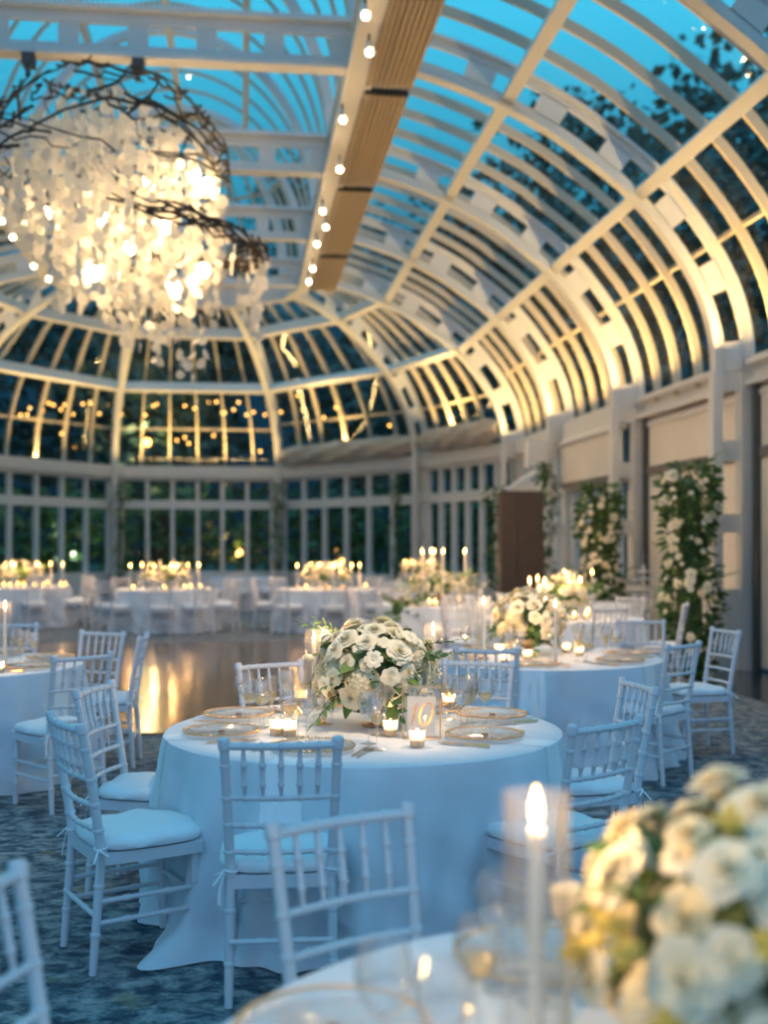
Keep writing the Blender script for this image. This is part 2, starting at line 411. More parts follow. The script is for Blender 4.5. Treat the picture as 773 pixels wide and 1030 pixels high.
for i in range(5):
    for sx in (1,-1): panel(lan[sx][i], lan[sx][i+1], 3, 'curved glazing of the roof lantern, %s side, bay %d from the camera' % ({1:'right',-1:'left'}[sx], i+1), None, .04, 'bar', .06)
    for off, dz in ((0,0),(.51*RW,0),(-.51*RW,0)):
        h = 6.25+EYE+3.6*.93*math.sqrt(1-(off/RW)**2) - .1
        m = MB(); m.beam((XV+off, TZ[i], h), (XV+off, TZ[i+1], h), .12, .16); trim(m, M['steel'], '%s purlin of the roof lantern in bay %d' % ({0:'ridge'}.get(off, 'right' if off > 0 else 'left'), i+1), 'purlin')
    for sx in (1,-1):     # vertical glass strip under the lantern arch
        nwin[0] += 1; m = MB(); x = xs(sx, RW+.02); m.grid([[(x,TZ[i],HR+.6),(x,TZ[i+1],HR+.6)],[(x,TZ[i],6.25+EYE),(x,TZ[i+1],6.25+EYE)]])
        struct(m.build('window_%d' % nwin[0], M['pane']), 'upright glass strip below the lantern on the %s in bay %d' % ({1:'right',-1:'left'}[sx], i+1), 'window')
dome = [lant(RG[i], (XV, 25.5)) for i in range(6)]
for i in range(1,5):
    d = (Vector(RG[i])-Vector((XV,25.5))).normalized(); librib(dome[i], .10, .2, 'white rib of the lantern end dome, number %d from the right' % i, Vector((-d.y, d.x, 0)), None)
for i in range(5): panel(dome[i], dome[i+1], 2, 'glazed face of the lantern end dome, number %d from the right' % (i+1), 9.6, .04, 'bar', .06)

# ------------------------------------------------------------------ walls
def window_wall(p, q, nm, npane, desc):
    """knee wall, mullions, transoms, glass and sill beam from p to q"""
    p = Vector(p).to_3d(); q = Vector(q).to_3d(); d = (q-p).normalized(); Z = Vector((0,0,1))
    root = empty('wall_%s' % nm, p); struct(root, desc, 'wall'); L = (q-p).length
    def bm(a, b, z0, z1, th, name, mt='steel'):
        m = MB(); m.beam(d*a+Z*(z0+z1)/2, d*b+Z*(z0+z1)/2, th, z1-z0); m.build(name, M[mt], root, False)
    bm(0, L, 0, .72, .22, 'knee_wall'); bm(0, L, 2.62, 2.88, .14, 'transom'); bm(0, L, 3.48, 3.6, .16, 'head_rail')
    bm(0, L, SILL0, SILL1, .42, 'sill_beam')
    for k in range(npane+1):
        x = .25 + (L-.5)*k/npane; m = MB(); m.beam(d*x+Z*.72, d*x+Z*3.5, .13, .12, tuple(d)); m.build('mullion', M['steel'], root, False)
    m = MB(); m.grid([[(d*0+Z*.72), (d*L+Z*.72)],[(d*0+Z*3.5),(d*L+Z*3.5)]]); m.build('glass', M['pane'], root)
    return root
outp = [ap[i][1][0].lerp(ap[i][0][0], .25) for i in range(6)]
for i in range(5):
    window_wall(outp[i].to_2d(), outp[i+1].to_2d(), 'back', 6 if i in (1,2,3) else 6, 'white framed window wall of the far apse, face %d from the right' % (i+1))
XW = xs(1, HW+.45)
window_wall((XW, 21.7), (XW, 25.4), 'right', 6, 'white framed window wall at the far end of the right side')
window_wall((XW, 17.8), (XW, 21.5), 'right', 5, 'white framed window wall behind the raised screen on the right side')
XL = xs(-1, HW+.45)
for i in range(5): window_wall((XL, TZ[i]+.1), (XL, TZ[i+1]-.1), 'left', 6, 'white framed window wall of the left side, bay %d' % (i+1))
for i in (0,1,2):
    z0, z1 = TZ[i]+.1, TZ[i+1]-.1
    root = empty('wall_right', (XW, z0, 0)); struct(root, 'white bay of the right wall with sill beam, %s from the camera' % ['nearest','second','third'][i], 'wall')
    L = z1-z0
    m = MB(); m.box((-.1,0,3.84),(.2,L,SILL1)); m.box((.02,0,SILL0),(.2,L,3.84)); m.box((-.1,0,SILL0),(.2,L,SILL0+.07)); m.build('sill_beam', M['steel'], root, False)
    m = MB(); m.box((.24,0,0),(.30,L,SILL0)); m.build('wall_panel', M['plaster'], root, False)
    s = empty('roller_screen', (XW-.02, z0, 0), 0, 'cream roll-down screen with grey band, %s' % ['outside the frame on the right','at the right edge of the photo','behind the nearer flower pillar'][i], 'screen', None)
    m = MB(); m.grid([[(.06+.012*math.sin(y*3.1+i),.16+y,z) for z in (.06,.8,1.6,2.4,3.2,3.56)] for y in [j*(L-.34)/14 for j in range(15)]]); m.build('fabric', M['screen'], s)
    m = MB(); m.box((.02,.16,2.66),(.045,L-.18,2.80)); m.build('grey_band', M['stripe'], s, False)
    m = MB(); m.box((.0,L-.20,.0),(.07,L-.07,3.56)); m.build('side_guide', M['dark'], s, False)
    m = MB(); m.tube([(.1,.1,3.48),(.1,L-.1,3.48)], .08, 12); m.build('roller_tube', M['steel'], s)
s = empty('roller_screen', (XW-.235, 17.8, 0), 0, 'cream half-lowered screen behind the farther flower pillar', 'screen')
m = MB(); m.box((0,.1,2.72),(.02,3.55,3.5)); m.build('fabric', M['screen'], s, False)
m = MB(); m.box((-.012,.1,2.64),(.03,3.55,2.74)); m.build('grey_band', M['stripe'], s, False)
m = MB(); m.tube([(.01,.05,3.5),(.01,3.6,3.5)], .07, 12); m.build('roller_tube', M['steel'], s)

# floor
m = MB(); m.box((-9.3,-4,-.1),(6.8,25.6,0))
struct(m.build('floor', M['carpet'], None, False), 'mottled blue grey carpet')
m = MB(); pts = [(p.x, p.y) for p in outp]; n = len(pts)
m.add([(x, max(y, 25.6), -.1) for x, y in pts] + [(x, max(y, 25.6), 0) for x, y in pts], [tuple(range(n)), tuple(range(2*n-1, n-1, -1))])
struct(m.build('floor', M['carpet'], None, False), 'mottled carpet of the far apse')
m = MB(); m.box((5.25,-4,0),(6.33,25.5,.006)); struct(m.build('trim_%d' % (ntrim[0]+1), M['darkstone'], None, False), 'glossy dark stone strip along the right wall', 'floor strip'); ntrim[0] += 1
m = MB(); m.box((-8.6,9.75,0),(1.9,18.6,.02)); tag(m.build('dance_floor', M['parquet'], None, False), 'glossy brown wooden dance floor laid between the near and far tables', 'dance floor')
m = MB(); m.box((-60,-30,-.5),(60,90,-.12)); struct(m.build('ground', M['grass'], None, False), 'dark lawn outside the glasshouse')

# ------------------------------------------------------------------ rolled shades, swags, fixtures
for k, (z0, z1) in enumerate(((9.9,14.05),(14.2,18.0),(18.15,22.3),(22.45,25.6))):
    s = empty('rolled_shade', (xs(1,RW)+.36, z0, HR-.04), 0, 'long pleated tan shade bundle under the right lantern rail, %s from the camera' % ['nearest','second','third','farthest'][k], 'shade', 'rolled shades along the lantern rail')
    for j in range(9):
        m = MB(); x = -.26+j*.065; zz = .012*math.sin(j*1.3+k)
        m.tube([(x+R.uniform(-.004,.004), .05, zz), (x, (z1-z0)/2, zz+R.uniform(-.012,.004)), (x+R.uniform(-.004,.004), z1-z0-.05, zz)], .029, 10); m.build('pleat', M['shade'], s)
    m = MB()
    for j in range(9): m.ball((-.24+j*.06, .02, 0), .045, 8, 6)
    m.build('end_band', M['black'], s)
    m = MB(); m.box((-.27,0,.04),(.27,z1-z0,.07)); m.build('head_board', M['shade'], s, False)
def swag(p, q, label):
    p = Vector(p); q = Vector(q); d = (q-p); L = d.length; dn = d.normalized(); nr = Vector((-dn.y, dn.x, 0))
    m = MB(); secs = []; N = 60
    for i in range(N+1):
        t = i/N; c = p + d*t; edge = min(1, .45+.9*math.sin(PI*min(max(t,.02),.98))**.5)
        ring = []
        for k in range(16):
            a = 2*PI*k/16; w = .27*edge*(1+.12*math.sin(5*a+7*t*PI)+.06*math.sin(40*t+3*a))
            ring.append(c + nr*math.cos(a)*w + Vector((0,0,math.sin(a)*w*1.05)))
        secs.append(ring)
    m.sweep(None, secs); tag(m.build('fabric_swag', M['swag']), label, 'drapery', 'fabric bundles on the apse beams')
def ins(p, k=.3):
    c = Vector((XV, 27, 0)); p = Vector((p[0], p[1], 0)); return p + (c-p).normalized()*k
a = ins(P[1], -.02); b = ins(P[2], -.02)
swag((a.x,a.y+.1,4.18), (b.x+.1,b.y-.1,4.18), 'grey-brown bundled fabric along the apse beam left of centre')
a = ins(P[0], -.05); swag((a.x-.05,a.y+.25,4.2), (ins(P[1],-.05).x+.1,ins(P[1],-.05).y-.15,4.2), 'grey-brown bundled fabric on the apse beam nearest the right wall')
def fixture(x, y, z, label, aim=None):
    s = empty('spotlight', (x,y,z), 0, label, 'spotlight', 'small spotlights clipped under the lantern rails')
    m = MB(); m.tube([(0,.10,.16),(0,.03,.03),(0,0,0)], [.035,.05,.055], 10); m.build('housing', M['white'], s)
    m = MB(); m.box((-.012,.05,.10),(.012,.07,.22)); m.build('clamp', M['dark'], s, False)
    d = bpy.data.lights.new('spot_lamp', 'SPOT'); d.energy = 120 if y > 10 else 30; d.color = (1,.66,.36); d.spot_size = math.radians(115); d.spot_blend = .8; d.shadow_soft_size = .04
    o = bpy.data.objects.new('spot_lamp', d); COL.objects.link(o); o.location = (x, y, z-.08); o.rotation_euler = (0, .35 if x < XV else -.25, 0)
    if aim is not None:      # added pin spot warming a centrepiece
        d.energy = aim[3]; d.spot_size = math.radians(aim[4]); d.spot_blend = 1.0; o.rotation_euler = (Vector(aim[:3])-Vector((x,y,z-.08))).to_track_quat('-Z','Y').to_euler()
    m = MB(); m.ball((0,-.01,-.02), .032, 10, 8); m.build('bulb', M['spotg'], s)
ordn = ['first','second','third','fourth','fifth','sixth','seventh','eighth','ninth']
for k, (px, py) in enumerate([(368,15),(372,52),(345,120),(342,170),(325,212),(328,228),(319,245),(315,270),(311,283)]):
    H = 5.35; zc = F*H/(545-py); x, y = atz(px, zc); fixture(x, y, EYE+H, 'small lit spotlight under the right lantern rail, %s from the top of the photo' % ordn[k])
for k, (px, py) in enumerate([(2,222),(13,238),(34,267),(49,280)]):
    H = 5.35; zc = F*H/(545-py); x, y = atz(px, zc); fixture(x, y, EYE+H, 'small lit spotlight under the left lantern rail, %s from the top of the photo' % ordn[k])
AIM = {(1,2.2): (*w2(-.094,5.28), .95, 1500, 17), (1,4.4): (*w2(1.16,8.57), .95, 1100, 15), (-1,4.4): (*w2(-3.04,8.0), .85, 900, 15), (-1,2.2): (*w2(.60,1.72), .95, 1100, 20), (1,6.6): (*w2(2.03,13.0), .95, 1500, 26), (1,8.8): (*w2(.82,15.8), .95, 1200, 24)}
for k, (sx, y) in enumerate(((1,2.2),(1,4.4),(1,6.6),(1,8.8),(-1,2.2),(-1,4.4),(-1,6.6),(-1,8.8))):  # unseen fixtures added to continue the rail row and warm the tables
    fixture(xs(sx,RW), y, EYE+5.35, 'small added unseen spotlight warming the near tables under the %s lantern rail, outside the photo' % {1:'right',-1:'left'}[sx], AIM.get((sx,y)))
m = MB(); m.box((-.18,-.16,0),(.18,.16,.5)); m.box((-.03,.16,.15),(.03,.3,.35)); o = m.build('wall_speaker', M['white'], None, False); o.location = (5.6, 21.4, 3.05); tag(o, 'white box speaker mounted on a column of the right wall', 'speaker')

# ------------------------------------------------------------------ chairs
def bamboo(mb, p, q, r, rings=(), n=10, taper=1.0):
    p = Vector(p); q = Vector(q); L = (q-p).length; ts = [0.0]; rs = [r]
    for t in rings:
        e = .0125/L*1.2; g = r*1.28
        for dt, k in ((-e*1.3,1),(-e*.6,1.28),(e*.6,1.28),(e*1.3,1)):
            ts.append(t+dt); rs.append(r*(1+(taper-1)*t)*k)
    ts.append(1.0); rs.append(r*taper)
    mb.tube([p.lerp(q, t) for t in ts], rs, n)
def back_line(s, z):      # back post centre at height z, side s
    if z < .45: t = z/.45; return Vector((s*(.178+.004*(1-t)), -.225+.035*t, z))
    t = (z-.45)/.49; return Vector((s*(.176+.020*t), -.19-.085*t**1.15, z))
def chair_meshes():
    parts = []
    for s in (-1,1):
        m = MB(); base = .0165; zk = [(0,.85),(.06,.95)]
        for c in (.148,.328,.455,.535,.635,.73,.845): zk += [(c-.0085,1),(c-.0055,1.2),(c+.0055,1.2),(c+.0085,1)]
        zk += [(.903,1),(.907,1.3),(.935,1.3),(.943,1.05),(.945,.4)]
        zs = [z for z, k in zk]; rr = [base*k*(1+.15*math.exp(-((z-.45)/.15)**2)) for z, k in zk]
        m.tube([back_line(s, z) for z in zs], rr, 10); parts.append(('back_post', m, 'chair'))
    for s in (-1,1):
        m = MB(); bamboo(m, (s*.185,.195,0), (s*.18,.18,.43), .0155, (.3,.68), 10, 1.15); parts.append(('front_leg', m, 'chair'))
    for z, rad in ((.915,.0135),(.73,.010),(.63,.010),(.535,.010)):
        m = MB(); a = back_line(-1, z); b = back_line(1, z); pts = []; rr = []; tk = [(k/10, 1) for k in range(11)]
        for c in (.17,.33,.5,.67,.83): tk += [(c-.019,1),(c-.012,1.25),(c+.012,1.25),(c+.019,1)]
        for t, k in sorted(tk): p = a.lerp(b, t); p.y -= .022*math.sin(PI*t); pts.append(p); rr.append(rad*k)
        m.tube(pts, rr, 8); parts.append(('back_rail', m, 'chair'))
    for k in range(5):
        t = (k+1)/6; m = MB(); a = back_line(-1,.73).lerp(back_line(1,.73), t); b = back_line(-1,.912).lerp(back_line(1,.912), t)
        bow = .022*math.sin(PI*t); a.y -= bow; b.y -= bow
        m.tube([a.lerp(b, u) for u in (0,.22,.25,.28,.31,.55,.60,.63,.66,.69,1)], [.0055,.0085,.0125,.0125,.009,.010,.0095,.0135,.0135,.0095,.006], 8); parts.append(('spindle', m, 'chair'))
    m = MB()
    for z0, z1, g in ((.405,.45,0),):
        lo = [(-.19,-.205),(.19,-.205),(.212,.0),(.212,.205),(.12,.232),(-.12,.232),(-.212,.205),(-.212,0)]
        li = [(x*.86, y*.86) for x, y in lo]
        m.sweep(None, [[(x,y,z0) for x,y in lo],[(x,y,z1) for x,y in lo]])
    parts.append(('seat_frame', m, 'chair'))
    for (a, b) in (((-.183,-.215,.27),(-.184,.19,.27)),((.183,-.215,.27),(.184,.19,.27)),((-.183,-.22,.19),(-.186,.19,.19)),((.183,-.22,.19),(.186,.19,.19)),((-.18,-.22,.225),(.18,-.22,.225)),((-.185,.19,.24),(.185,.19,.24))):
        m = MB(); bamboo(m, a, b, .0098, (.3,.7), 8); parts.append(('stretcher', m, 'chair'))
    # seat cushion
    m = MB(); N = 40; rows = []
    def sq(a, s):
        c, q = math.cos(a), math.sin(a); r = 1/((abs(c)**3.6+abs(q)**3.6)**(1/3.6)); return (.222*r*c*s, .018+.222*r*q*s)
    for s, z in ((.02,.452),(.9,.452),(.985,.458),(1.01,.470),(1.0,.484),(.95,.497),(.8,.507),(.5,.512),(.2,.513),(.02,.513)):
        ring = []
        for k in range(N):
            a = 2*PI*k/N; x, y = sq(a, s); ring.append((x, y, z + (.004*math.sin(5*a)+.003*math.sin(9*a+1) if z > .465 and s > .6 else 0)))
        rows.append(ring)
    m.sweep(None, rows, True); parts.append(('seat_cushion', m, 'cushion'))
    for s in (-1,1):
        m = MB(); b = back_line(s, .468)
        m.tube([b+Vector((math.cos(a)*.024, math.sin(a)*.024, .003*math.sin(2*a))) for a in [2*PI*k/12 for k in range(13)]], .004, 5)
        for g in (-1,1):
            lp = [b+Vector((s*.022, -.012, 0))+Vector((s*(.035*math.sin(PI*t)), g*.028*math.sin(2*PI*t*.5)-.005, -.03*math.sin(PI*t)+.010*g*math.sin(PI*t))) for t in [k/8 for k in range(9)]]
            m.tube(lp, .004, 5)
            x0 = b+Vector((s*.024,-.014,0)); P2 = [[x0+Vector((s*(.012*t+.006*math.sin(4*t+g)) + w, g*.018*t, -.14*t*(1 if g > 0 else .8))) for w in (-.005,.005)] for t in [k/6 for k in range(7)]]
            m.grid(P2)
        parts.append(('ribbon_tie', m, 'ribbon'))
    return parts
cparts = chair_meshes()
chair0 = empty('chiavari_chair', (0,0,0), 0, 'white bamboo-style banquet chair', 'chair')
for nm, mb, mt in cparts: mb.build(nm, M[mt], chair0)
allc = MB()
for nm, mb, mt in cparts:
    if nm == 'ribbon_tie': continue
    allc.merge(mb, None, 1 if mt == 'cushion' else 0)
chairfar = allc.build('chiavari_chair', [M['chair'], M['cushion']]); tag(chairfar, 'x', 'chair')
used = {}
def chair(mid, face, label, group, far=False):
    """mid = world x,y under the middle of the top rail; face = world direction the chair looks in"""
    f = Vector(face).normalized(); loc = (mid[0]+f.x*.27, mid[1]+f.y*.27, .004 if not (-8.8 < mid[0] < 2.1 and 9.6 < mid[1] < 18.8) else .022)
    rz = math.atan2(f.y, f.x) - PI/2
    if far:
        return place(chairfar, used, loc, rz, label, group)
    return place(chair0, used, loc, rz, label, group)
def pxchair(a, b, label, group, far=False, h=.945, tgt=None):
    A = Vector(at(a[0], a[1], h)); B = Vector(at(b[0], b[1], h)); mid = (A+B)/2; d = B-A
    n1 = Vector((-d.y, d.x))
    if tgt is not None and n1.dot(Vector(tgt)-mid) < 0: n1 = -n1
    if tgt is not None: n1 = n1.normalized() + (Vector(tgt)-mid).normalized()*.3
    return chair(mid, n1, label, group, far)

T3 = Vector(atz(566, 13.0)); T1 = Vector(w2(-.094, 5.28)); T2 = Vector(w2(1.16, 8.57)); TL = Vector(w2(-3.04, 8.0)); TF = Vector(w2(.56, 1.72))
g1 = 'white chairs around the table numbered 10'
pxchair((223,744),(342,740.5),'white bamboo-style chair with its back to the camera, centred in front of table 10',g1,tgt=T1)
pxchair((55,716),(79,728),'white chair side-on at the left of table 10, nearest the camera',g1,tgt=T1)
pxchair((75,695),(114,684),'white chair at the left of table 10, just behind the side-on one',g1,tgt=T1)
pxchair((234,668),(308,663),'white chair behind the wine glasses at the back left of table 10',g1,tgt=T1)
pxchair((450,663),(514,665),'white chair at the back right of table 10, behind the table number',g1,tgt=T1)
pxchair((578,729),(641,720),'white chair at the front right of table 10, beside the foreground candle',g1,tgt=T1)
pxchair((625,681),(661,692),'white chair at the right of table 10, angled behind the front right chair',g1,tgt=T1)
g2 = 'white chairs around the second table on the right'
pxchair((459,651),(520,652),'white chair pushed in at the near left of the second table',g2,tgt=T2)
pxchair((667,649),(708,644),'white chair at the right of the second table, facing away from the camera',g2,tgt=T2)
chair(w2(2.66,8.9), (-.95,-.12), 'white chair side-on at the far right, nearest the tall flower pillar', g2)
pxchair((625,623),(665,623),'white chair behind the second table with the open back toward the wall',g2,tgt=T2)
pxchair((596,611),(633,610),'white chair at the front of the third table, beyond the second one',g2,far=True,tgt=(T3.x,T3.y))
gl = 'white chairs around the table cut by the left edge'
pxchair((58.4,660),(107.6,656),'white chair at the near right of the table on the left edge',gl,tgt=TL)
pxchair((83,634),(123,635),'white chair at the far right of the left edge table, on the dance floor side',gl,tgt=TL)
chair(w2(-1.76,8.35), (-1,.05), 'white chair seen edge-on between the left edge table and the dance floor', gl)
chair(w2(-3.03,9.3), Vector((0,-1)), 'white chair behind the glasses of the left edge table', gl)
gf = 'white chairs around the foreground table'
pxchair((275,829),(410,808),'large blurred white chair back in the foreground, left of the taper candle',gf,tgt=TF)
chair(w2(-.80,2.22), (1,-.28), 'blurred white chair cut off by the lower left corner', gf)

# ------------------------------------------------------------------ tablecloths
CL = {}
def cloth_r(P_, a, t):
    Rr, ph, ks, puddle = P_
    w = (.5*math.sin(ks[0]*a+ph[0]+.5*math.sin(2*a+ph[4]))+.35*math.sin(ks[1]*a+ph[1]+.8*math.sin(3*a))+.25*math.sin(ks[2]*a+ph[2]+t))
    w = w if w > 0 else w*.75
    r = Rr + .008 + t**.75*.07 + t**.8*.11*w + t*.008*math.sin(31*a+9*t+ph[3]) + .012*t*math.sin(14*a-16*t+ph[5])
    for pa, pw, pl in puddle:
        da = (a-pa+PI) % (2*PI) - PI; r += math.exp(-(da/pw)**2)*pl*(.25*t**1.5 + .75*max(0,(t-.86)/.14)**1.2)
    return r
def cloth(c, Rr, label, seed, group, N=320, zfl=.006, puddle=()):
    rr = random.Random(seed); ph = [rr.uniform(0,2*PI) for _ in range(6)]; ks = [rr.choice((8,9,10)), rr.choice((14,16,17)), rr.choice((23,27)), 4]
    P_ = (Rr, ph, ks, puddle); CL[(round(c[0],3), round(c[1],3))] = P_
    m = MB(); rows = []
    for s in (.001,.3,.6,.85,.97): rows.append([(Rr*s*math.cos(2*PI*k/N), Rr*s*math.sin(2*PI*k/N), .76) for k in range(N)])
    rows.append([(Rr*.997*math.cos(2*PI*k/N), Rr*.997*math.sin(2*PI*k/N), .7585) for k in range(N)])
    M_ = 30
    for j in range(M_+1):
        t = j/M_; z = .755*(1-t)+zfl*t
        rows.append([(cloth_r(P_, 2*PI*k/N, t)*math.cos(2*PI*k/N), cloth_r(P_, 2*PI*k/N, t)*math.sin(2*PI*k/N), z) for k in range(N)])
    for ring in rows: m.v += ring
    for i in range(len(rows)-1):
        for k in range(N):
            q = (k+1)%N; m.f.append([i*N+k, i*N+q, (i+1)*N+q, (i+1)*N+k]); m.m.append(0)
    m.f.append(list(range(N))[::-1]); m.m.append(0)
    o = m.build('tablecloth', M['cloth']); o.location = (c[0], c[1], 0); tag(o, label, 'tablecloth', group)
    return o
tab0 = empty('round_table', (0,0,0), 0, 'x', 'table', 'round tables under the floor-length cloths')
m = MB(); m.lathe([(.001,.725),(.86,.725),(.868,.735),(.868,.745),(.86,.752),(.001,.752)], 48); m.build('tabletop', M['wood'], tab0)
for sx, sy in ((1,1),(1,-1),(-1,1),(-1,-1)):
    m = MB(); m.tube([(sx*.45,sy*.45,0),(sx*.42,sy*.42,.72)], .016, 8); m.build('leg', M['silver'], tab0)
def table(c, desc, seed, puddle=(), Rr=.9, zfl=.006):
    place(tab0, used, (c[0], c[1], zfl), 0, 'round table under '+desc.replace('the ','the cloth of the ',1), 'round tables under the floor-length cloths')
    return cloth(c, Rr, 'floor-length pale cloth over '+desc, seed, 'floor-length tablecloths', puddle=puddle, zfl=zfl)
def camdir(deg):  # angle measured in camera frame -> world angle
    a = math.radians(deg); v = w2(math.cos(a), math.sin(a)); return math.atan2(v[1], v[0])
table(T1, 'the round table numbered 10', 3, puddle=((camdir(-134)%(2*PI), .20, .20),(camdir(-106)%(2*PI), .12, .10)))
table(T2, 'the second round table, at the right behind table 10', 5)
table(TL, 'the table cut off by the left edge', 9)
table(TF, 'the foreground table in the lower right corner', 11)
FAR = []
def far(px, zc, desc, seed, big=.9):
    c = Vector(atz(px, zc)); table(c, desc, seed, Rr=big, zfl=.022 if (-8.8 < c.x < 2.1 and 8.8 < c.y < 19.6) else .006); FAR.append((c, desc)); return c
T3 = far(566, 13.0, 'the third table, straight behind the second one', 21)
T4 = far(446, 15.8, 'the table with tall bare tapers behind table 10', 22)
T5 = far(22, 22.0, 'the far left table beyond the dance floor', 23)
T6 = far(168, 20.9, 'the far table under the chandelier, beyond the dance floor', 24)
T7 = far(328, 21.0, 'the far table in the middle, beyond the dance floor', 25)
T8 = far(574, 15.9, 'the table in front of the two flower pillars', 26)
T9 = far(248, 27.5, 'the farthest table, by the apse windows', 27)
T10 = far(424, 24.2, 'the far table right of the middle one', 28)
def ring(c, angs, desc, group, rad=1.36):
    for k, a in enumerate(angs):
        w = camdir(a); d = Vector((math.cos(w), math.sin(w)))
        where = {0:'right side',1:'back right',2:'back',3:'back left',4:'left side',5:'front left',6:'front',7:'front right'}[int(((a+22.5)%360)//45)]
        chair(c + d*rad, -d, 'white blurred chair on the %s of %s' % (where, desc), group, True)
ring(T3, [-20,44,85,130,172], 'the third table', 'chairs of the third table')
ring(T4, [-30,20,80,125,170,-140,-85], 'the table with tall bare tapers', 'chairs of the taper table', 1.3)
ring(T5, [-5,-60,-100,-150,40,90,135], 'the far left table', 'chairs of the far left table')
ring(T6, [183,-133,-85,-50,-8,40,90,140], 'the far table under the chandelier', 'chairs of the far table under the chandelier')
ring(T7, [178,-125,-80,-35,5,50,95,135], 'the far middle table', 'chairs of the far middle table')
ring(T8, [-140,-95,-50,172], 'the table in front of the flower pillars', 'chairs of the table by the pillars', 1.25)
ring(T9, [180,-130,-90,-50,0], 'the farthest table', 'chairs of the farthest table')
ring(T10, [170,-95,-45,0,50,100], 'the far table right of the middle', 'chairs of the far right table')

# ------------------------------------------------------------------ flowers
def petal(mb, ang, tilt, wid, ln, base, cup=.35, curl=.25, n=4):
    rows = []
    ca, sa = math.cos(ang), math.sin(ang)
    for j in range(n+1):
        b = j/n; row = []
        th = tilt*b**.7 + (curl if b > .7 else 0)*(b-.7)*2
        for i in range(n+1):
            a = (i/n-.5)*2; w = wid*math.sin(min(1,.22+b*.9)*PI*.62)*(1-.25*a*a*b)
            x = a*w; y = base*(.4+.6*b) + math.sin(th)*ln*b - cup*wid*a*a*(1-.4*b); z = math.cos(th)*ln*b*(1-.12*a*a) - base*.15
            row.append((ca*y - sa*x, sa*y + ca*x, z))
        rows.append(row)
    mb.grid(rows)
def rose_mb(n=20, s=1.0, seed=0, opn=1.0):
    r = random.Random(seed); mb = MB()
    for i in range(n):
        t = i/(n-1); petal(mb, i*2.4+r.uniform(-.2,.2), (-.05+.50*t**1.8)*opn, (.013+.019*t**.8)*s, (.044-.010*t)*s, (.002+.026*t**.9)*s, .95-.30*t, .25+.6*t)
    mb.lathe([(.001,-.012*s),(.012*s,-.008*s),(.017*s,.006*s),(.012*s,.02*s),(.002*s,.027*s)], 10)
    return mb
def leaf_mb(ln=.09, w=.018, bend=.5):
    mb = MB(); rows = []
    for j in range(7):
        t = j/6; ww = w*math.sin(PI*(t*.92+.05))**.8; y = ln*t; z = -bend*ln*t*t*.6
        rows.append([(-ww, y, z+.25*ww), (0, y, z), (ww, y, z+.25*ww)])
    mb.grid(rows); return mb
def sprig_mb(n=7, ln=.20, lw=.012, ll=.05):
    mb = MB(); mb.mi = 0; pts = [(0, ln*t, .02*math.sin(t*2)-.04*t*t) for t in [k/6 for k in range(7)]]; mb.tube(pts, .0018, 5)
    for k in range(n):
        t = .25+.75*k/(n-1); p = Vector((0, ln*t, .02*math.sin(t*2)-.04*t*t)); s = -1 if k%2 else 1
        Mx = Matrix.Translation(p) @ Matrix.Rotation(-s*.8*(1 if k < n-1 else 0), 4, 'Z') @ Matrix.Rotation(.3, 4, 'Y'); mb.merge(leaf_mb(ll, lw, .3), Mx)
    return mb
def hyd_mb(rad=.062, n=120, seed=1):
    r = random.Random(seed); mb = MB(); mb.ball((0,0,0), rad*.8, 12, 8)
    for i in range(n):
        z = 1-1.55*(i+.5)/n; a = i*2.39996; q = math.sqrt(max(0,1-z*z)); d = Vector((q*math.cos(a), q*math.sin(a), z))
        rot = d.to_track_quat('Z','Y').to_matrix().to_4x4() @ Matrix.Rotation(r.uniform(0,6), 4, 'Z'); Mx = Matrix.Translation(d*rad*r.uniform(.95,1.1)) @ rot
        f = MB()
        for k in range(4):
            c, s = math.cos(k*PI/2), math.sin(k*PI/2); e = .011
            f.add([(0,0,0),(c*e*.6-s*e*.5, s*e*.6+c*e*.5, .002),(c*e*1.15, s*e*1.15, .003),(c*e*.6+s*e*.5, s*e*.6-c*e*.5, .002)], [(0,1,2,3)])
        mb.merge(f, Mx)
    return mb
def bloom_mb(seed=2, s=1.0):   # small five petal flower
    mb = MB()
    for k in range(6): petal(mb, k*PI/3+.2, 1.05, .011*s, .022*s, .002*s, .2, .3, 3)
    mb.ball((0,0,.006*s), .004*s, 6, 5); return mb
def bud_mb(s=1.0):
    mb = MB(); mb.lathe([(.001,-.014*s),(.010*s,-.008*s),(.013*s,.004*s),(.009*s,.018*s),(.001,.027*s)], 10)
    for k in range(4): petal(mb, k*PI/2, .12, .010*s, .030*s, .010*s, .5, .4, 3)
    return mb
roses = [rose_mb(34,1.0,1), rose_mb(26,.9,2,.75), rose_mb(36,1.05,3,1.3)]
FM = {'rose0': roses[0].mesh('rose', M['petal']), 'rose1': roses[1].mesh('rose', M['petalc']), 'rose2': roses[2].mesh('rose', M['petal']),
      'hyd': hyd_mb().mesh('hydrangea', M['petalc']), 'bloom': bloom_mb(2,1.4).mesh('small_bloom', M['petal']), 'bud': bud_mb(1.2).mesh('rose_bud', M['petal']),
      'ybloom': bud_mb(.8).mesh('yellow_bud', M['yellow']),
      'leaf': leaf_mb(.10,.026,.6).mesh('leaf', M['leaf2']), 'leafd': leaf_mb(.11,.022,.4).mesh('leaf', M['leaf']), 'sprig': sprig_mb().mesh('leaf_sprig', M['leaf']), 'sprig2': sprig_mb(9,.24,.009,.055).mesh('leaf_sprig', M['leaf2'])}
